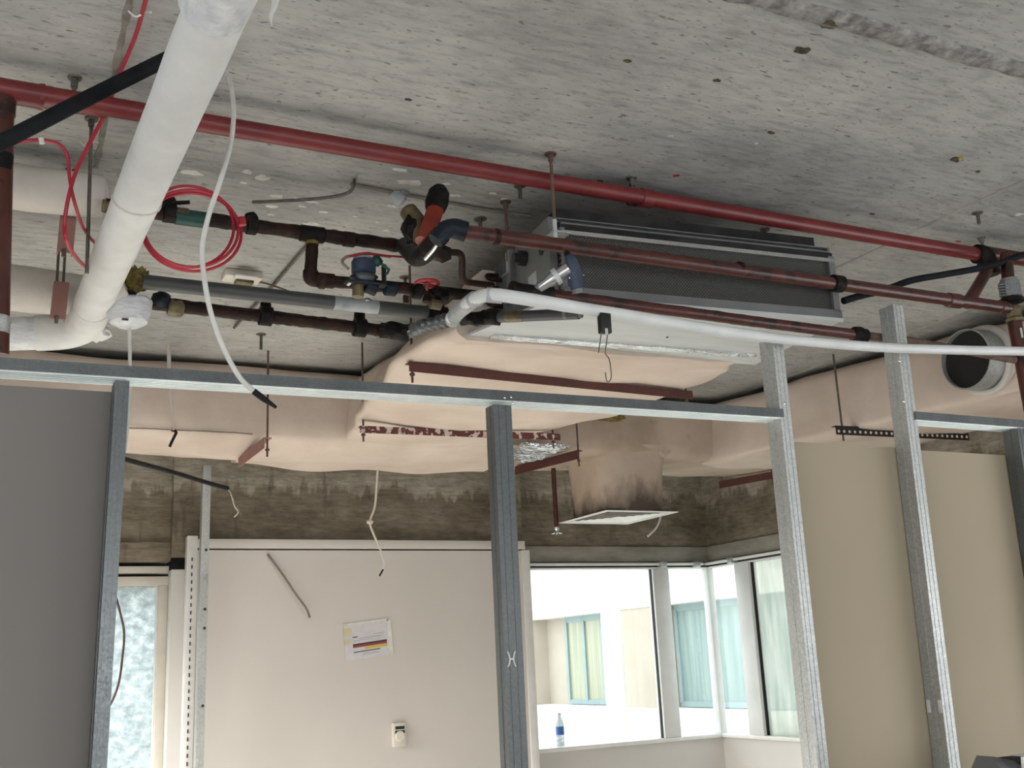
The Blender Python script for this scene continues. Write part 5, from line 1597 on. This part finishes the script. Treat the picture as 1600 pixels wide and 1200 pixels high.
for (q, lab) in (((1.827,4.635,3.400), 'small anchor stub behind the red handwheel'), ((1.866,3.868,3.400), 'dark anchor stub near the fan coil end plate'), ((1.414,5.745,3.400), 'faint anchor stub beyond the lowest tarry pipe')):
    o = obj('anchor_stub', BM().lathe((q[0], q[1], H + 0.002), (0, 0, -1), [(0, 0.030), (0.006, 0.026), (0.006, 0.008), (0.09, 0.008)], 12), M['rod'])
    tag(o, lab, 'anchor', 'anchors left in the slab')

# ================================================================== SMALL THINGS AT THE WINDOW WALL
# sprinkler drop with head
sh = thing('sprinkler_drop', (3.828, 6.9, 2.45), 'dark red sprinkler drop with a pendent head beside the diffuser', 'sprinkler')
xx = 3.834
obj('pipe', BM().tube([(xx, 6.9, 2.98), (xx, 6.9, 2.508)], 0.017, 12), M['red_rust'], sh)
zt = 2.508
hb = obj('head_body', BM().lathe((xx, 6.9, zt + 0.01), (0, 0, -1), [(0, 0.020), (0.02, 0.016), (0.03, 0.010), (0.05, 0.008)], 12), M['chrome'], sh)
obj('deflector', BM().lathe((xx, 6.9, zt - 0.028), (0, 0, -1), [(0, 0.012), (0.004, 0.040), (0.008, 0.040), (0.010, 0.012)], 12), M['chrome'], hb)
obj('frame_arms', BM().tube(curve([(xx - 0.008, 6.9, zt - 0.01), (xx - 0.02, 6.9, zt - 0.03), (xx, 6.9, zt - 0.05), (xx + 0.02, 6.9, zt - 0.03), (xx + 0.008, 6.9, zt - 0.01)], 4), 0.004, 6), M['casing'], hb)

o = obj('loose_wire', BM().tube(curve([(4.775,6.950,2.946), (4.771,6.950,2.773), (4.776,6.950,2.651), (4.732,6.950,2.543), (4.638,6.950,2.465)], 6), 0.008, 8), M['cable_white'])
tag(o, 'loose white wire curling down behind the diffuser', 'wire', 'loose wires hanging by the window wall')

tc = thing('knotted_cord', (2.522, 7.0, 2.4), 'white knotted cord hanging from the cross duct over the white panel', 'cord')
obj('cord', BM().tube(curve([(2.533,7.000,2.985), (2.521,7.000,2.835), (2.504,7.000,2.661), (2.467,7.000,2.552), (2.492,7.000,2.467), (2.536,7.000,2.369), (2.561,7.000,2.285), (2.556,7.000,2.234)], 6), 0.0075, 8), M['box_plastic'], tc)
obj('knot', BM().blob((2.467,7.000,2.548), 0.02, 2, (1.2, 1, 0.7), 0.4), M['box_plastic'], tc)
obj('black_tip', BM().tube([(2.561,7.000,2.246), (2.528,7.000,2.192)], 0.006, 8), M['rubber'], tc)
obj('duct_eyelet', BM().box((2.510, 6.98, 2.985), (2.560, 7.03, 2.998 + 0.02)), M['box_plastic'], tc)

bt = thing('flexible_tube', (1.010, 6.0, 2.6), 'slim black tube with frayed wires at its end, below the cross duct', 'tube', 'black foam tubes')
obj('tube', BM().tube(curve([(-0.62, 5.0, H - 0.004), (-0.60, 5.0, 3.0), (-0.1, 5.1, 2.68), (0.491,5.300,2.648), (0.728,5.600,2.647), (1.010,6.000,2.665), (1.274,6.300,2.659), (1.390,6.400,2.652)], 6), 0.0125, 10), M['rubber'], bt)
obj('frayed_wire', BM().tube(curve([(1.387,6.400,2.656), (1.413,6.400,2.608), (1.429,6.400,2.552), (1.452,6.400,2.515), (1.430,6.400,2.485)], 5), 0.004, 6), M['box_plastic'], bt)
obj('frayed_wire', BM().tube(curve([(1.390,6.400,2.652), (1.428,6.400,2.582), (1.459,6.400,2.527), (1.474,6.400,2.493)], 5), 0.004, 6), M['cable_grey'], bt)

o = obj('wall_cable', BM().tube(curve([(1.928,7.590,2.397), (2.022,7.570,2.267), (2.118,7.560,2.122), (2.191,7.560,2.025), (2.218,7.560,1.959)], 5), 0.0075, 8), M['cable_grey'])
tag(o, 'dusty grey cable end sticking out of the joint above the white panel', 'cable', 'loose wires hanging by the window wall')
o = obj('window_cable', BM().tube(curve([(0.919,7.700,2.245), (0.945,7.700,2.174), (0.991,7.700,2.025), (1.020,7.700,1.894), (1.014,7.700,1.732), (1.000,7.700,1.593), (0.969,7.700,1.487), (0.926,7.700,1.411)], 6), 0.0075, 8), M['rod_brown'])
tag(o, 'thin brown cable bowed across the obscured window', 'cable', 'loose wires hanging by the window wall')

# notice in a sleeve
nt_ = thing('paper_notice', (2.646, 7.595, 1.796), 'tilted paper notice with red and yellow stripes taped to the white panel', 'notice')
YN = 7.5965
c0 = {k: V(v) for k, v in {'tl': (2.472,7.596,1.903), 'tr': (2.816,7.596,1.938), 'br': (2.830,7.596,1.692), 'bl': (2.484,7.596,1.654)}.items()}
def N(u, v, off=0.0):
    p = lerp(lerp(c0['tl'], c0['tr'], u), lerp(c0['bl'], c0['br'], u), v)
    return p - V((0, off, 0))
def nbar(u0, v0, u1, v1, m, nm, off=0.0022, parent=None):
    bm = BM().prism([N(u0, v0, off), N(u1, v0, off), N(u1, v1, off), N(u0, v1, off)], (0, 0.001, 0))
    return obj(nm, bm, M[m], parent or nt_, smooth=False)
nbar(0, 0, 1, 1, 'paper', 'sheet', 0.0010)
nbar(0.0, -0.03, 0.96, 0.04, 'sleeve', 'sleeve_edge', 0.0018)
nbar(0.93, 0.0, 1.02, 0.98, 'sleeve', 'sleeve_edge', 0.0018)
nbar(-0.01, 0.10, 0.15, 0.32, 'tape_yellow', 'tape')
nbar(-0.01, 0.40, 0.13, 0.54, 'tape_yellow', 'tape')
for args in ((0.17, 0.36, 0.28, 0.385, 'ink'), (0.32, 0.42, 0.78, 0.428, 'ink'), (0.62, 0.345, 0.86, 0.352, 'ink'), (0.17, 0.47, 0.6, 0.476, 'ink'), (0.17, 0.56, 0.90, 0.60, 'ink'), (0.17, 0.60, 0.90, 0.665, 'ink_red'),
             (0.42, 0.675, 0.90, 0.745, 'ink_yellow'), (0.18, 0.775, 0.74, 0.80, 'ink'), (0.38, 0.86, 0.70, 0.868, 'ink')):
    nbar(args[0], args[1], args[2], args[3], args[4], 'printed_line')

# thermostat
tx, tz = 2.863, 1.142
th = thing('thermostat', (tx, 7.58, tz - 0.08), 'ivory wall thermostat with a round dial on the white panel', 'thermostat')
obj('case', BM().box((tx - 0.048, 7.562, tz - 0.080), (tx + 0.048, 7.602, tz + 0.080), bevel=0.006), M['box_plastic'], th)
obj('scale_window', BM().box((tx - 0.034, 7.559, tz + 0.038), (tx + 0.034, 7.564, tz + 0.058)), M['black_plastic'], th)
obj('dial_recess', BM().box((tx - 0.036, 7.5605, tz + 0.010), (tx + 0.036, 7.5635, tz + 0.030)), M['black_plastic'], th)
obj('dial', BM().lathe((tx, 7.563, tz - 0.008), (0, -1, 0), [(0, 0.036), (0.006, 0.036), (0.012, 0.030)], 24), M['box_plastic'], th)

# water bottle on the sill
bx, by = 4.389, 8.029
bx, by = 4.264, 7.80
wb = thing('water_bottle', (bx, by, ZS), 'small clear water bottle with a blue label on the window sill', 'bottle')
obj('body', BM().lathe((bx, by, ZS), (0, 0, 1), [(0, 0.026), (0.006, 0.033), (0.03, 0.032), (0.034, 0.030), (0.04, 0.033), (0.06, 0.032), (0.064, 0.030), (0.07, 0.033), (0.15, 0.033), (0.175, 0.030), (0.205, 0.016), (0.215, 0.013), (0.228, 0.013)], 20), M['bottle'], wb)
obj('label_band', BM().lathe((bx, by, ZS + 0.085), (0, 0, 1), [(0, 0.0335), (0.06, 0.0335)], 20), M['bottle_label'], wb)
obj('cap', BM().lathe((bx, by, ZS + 0.226), (0, 0, 1), [(0, 0.015), (0.018, 0.015), (0.02, 0.013)], 16), M['cable_white'], wb)

# step ladder outside the studs: only its grey top cap shows
lx, ly, lz = 2.950, 2.55, 1.241
ld = thing('step_ladder', (lx, ly, 0), 'grey plastic top of a step ladder, below the second tan board', 'ladder')
bm = BM()
secs = []
for i in range(9):
    t = i / 8
    x = lx - 0.075 + 0.10 * t
    r = 0.035 * math.sin(PI * min(1, t * 1.2 + 0.12)) ** 0.5
    secs.append([(x, ly - 0.06, lz - 0.10), (x, ly + 0.06, lz - 0.10), (x, ly + 0.06, lz - 0.03), (x, ly + 0.03, lz + 0.012 - 0.02 * t), (x, ly - 0.03, lz + 0.012 - 0.02 * t), (x, ly - 0.06, lz - 0.03)])
bm.loft(secs)
obj('top_cap', bm, M['pvc_grey'], ld, angle=50)
obj('cap_edge', BM().obox((lx + 0.0, ly - 0.07, lz - 0.09), (lx + 0.022, ly - 0.062, lz + 0.004), 0.014, 0.010, up=(0, 1, 0)), M['white_metal'], ld)
obj('cap_back', BM().box((lx + 0.022, ly - 0.05, lz - 0.10), (lx + 0.10, ly + 0.05, lz - 0.002), bevel=0.008), M['casing_dark'], ld)
for sx in (-0.05, 0.22):
    obj('stile', BM().obox((lx + sx * 1.3, ly - 0.30, 0), (lx + sx, ly - 0.05, lz - 0.09), 0.06, 0.025, up=(0, 1, 0)), M['galv_dull'], ld)
    obj('rear_leg', BM().obox((lx + sx * 1.3, ly + 0.30, 0), (lx + sx, ly + 0.05, lz - 0.09), 0.04, 0.02, up=(0, 1, 0)), M['galv_dull'], ld)
for k in range(4):
    z = 0.25 + 0.25 * k
    y = ly - 0.30 + 0.25 * z / (lz - 0.09)
    obj('step', BM().box((lx - 0.07, y - 0.01, z), (lx + 0.28, y + 0.08, z + 0.03), bevel=0.003), M['galv_dull'], ld)
obj('cap_front', BM().box((lx + 0.09, ly - 0.055, lz - 0.10), (lx + 0.26, ly + 0.055, lz + 0.0), bevel=0.008), M['lagging'], ld)
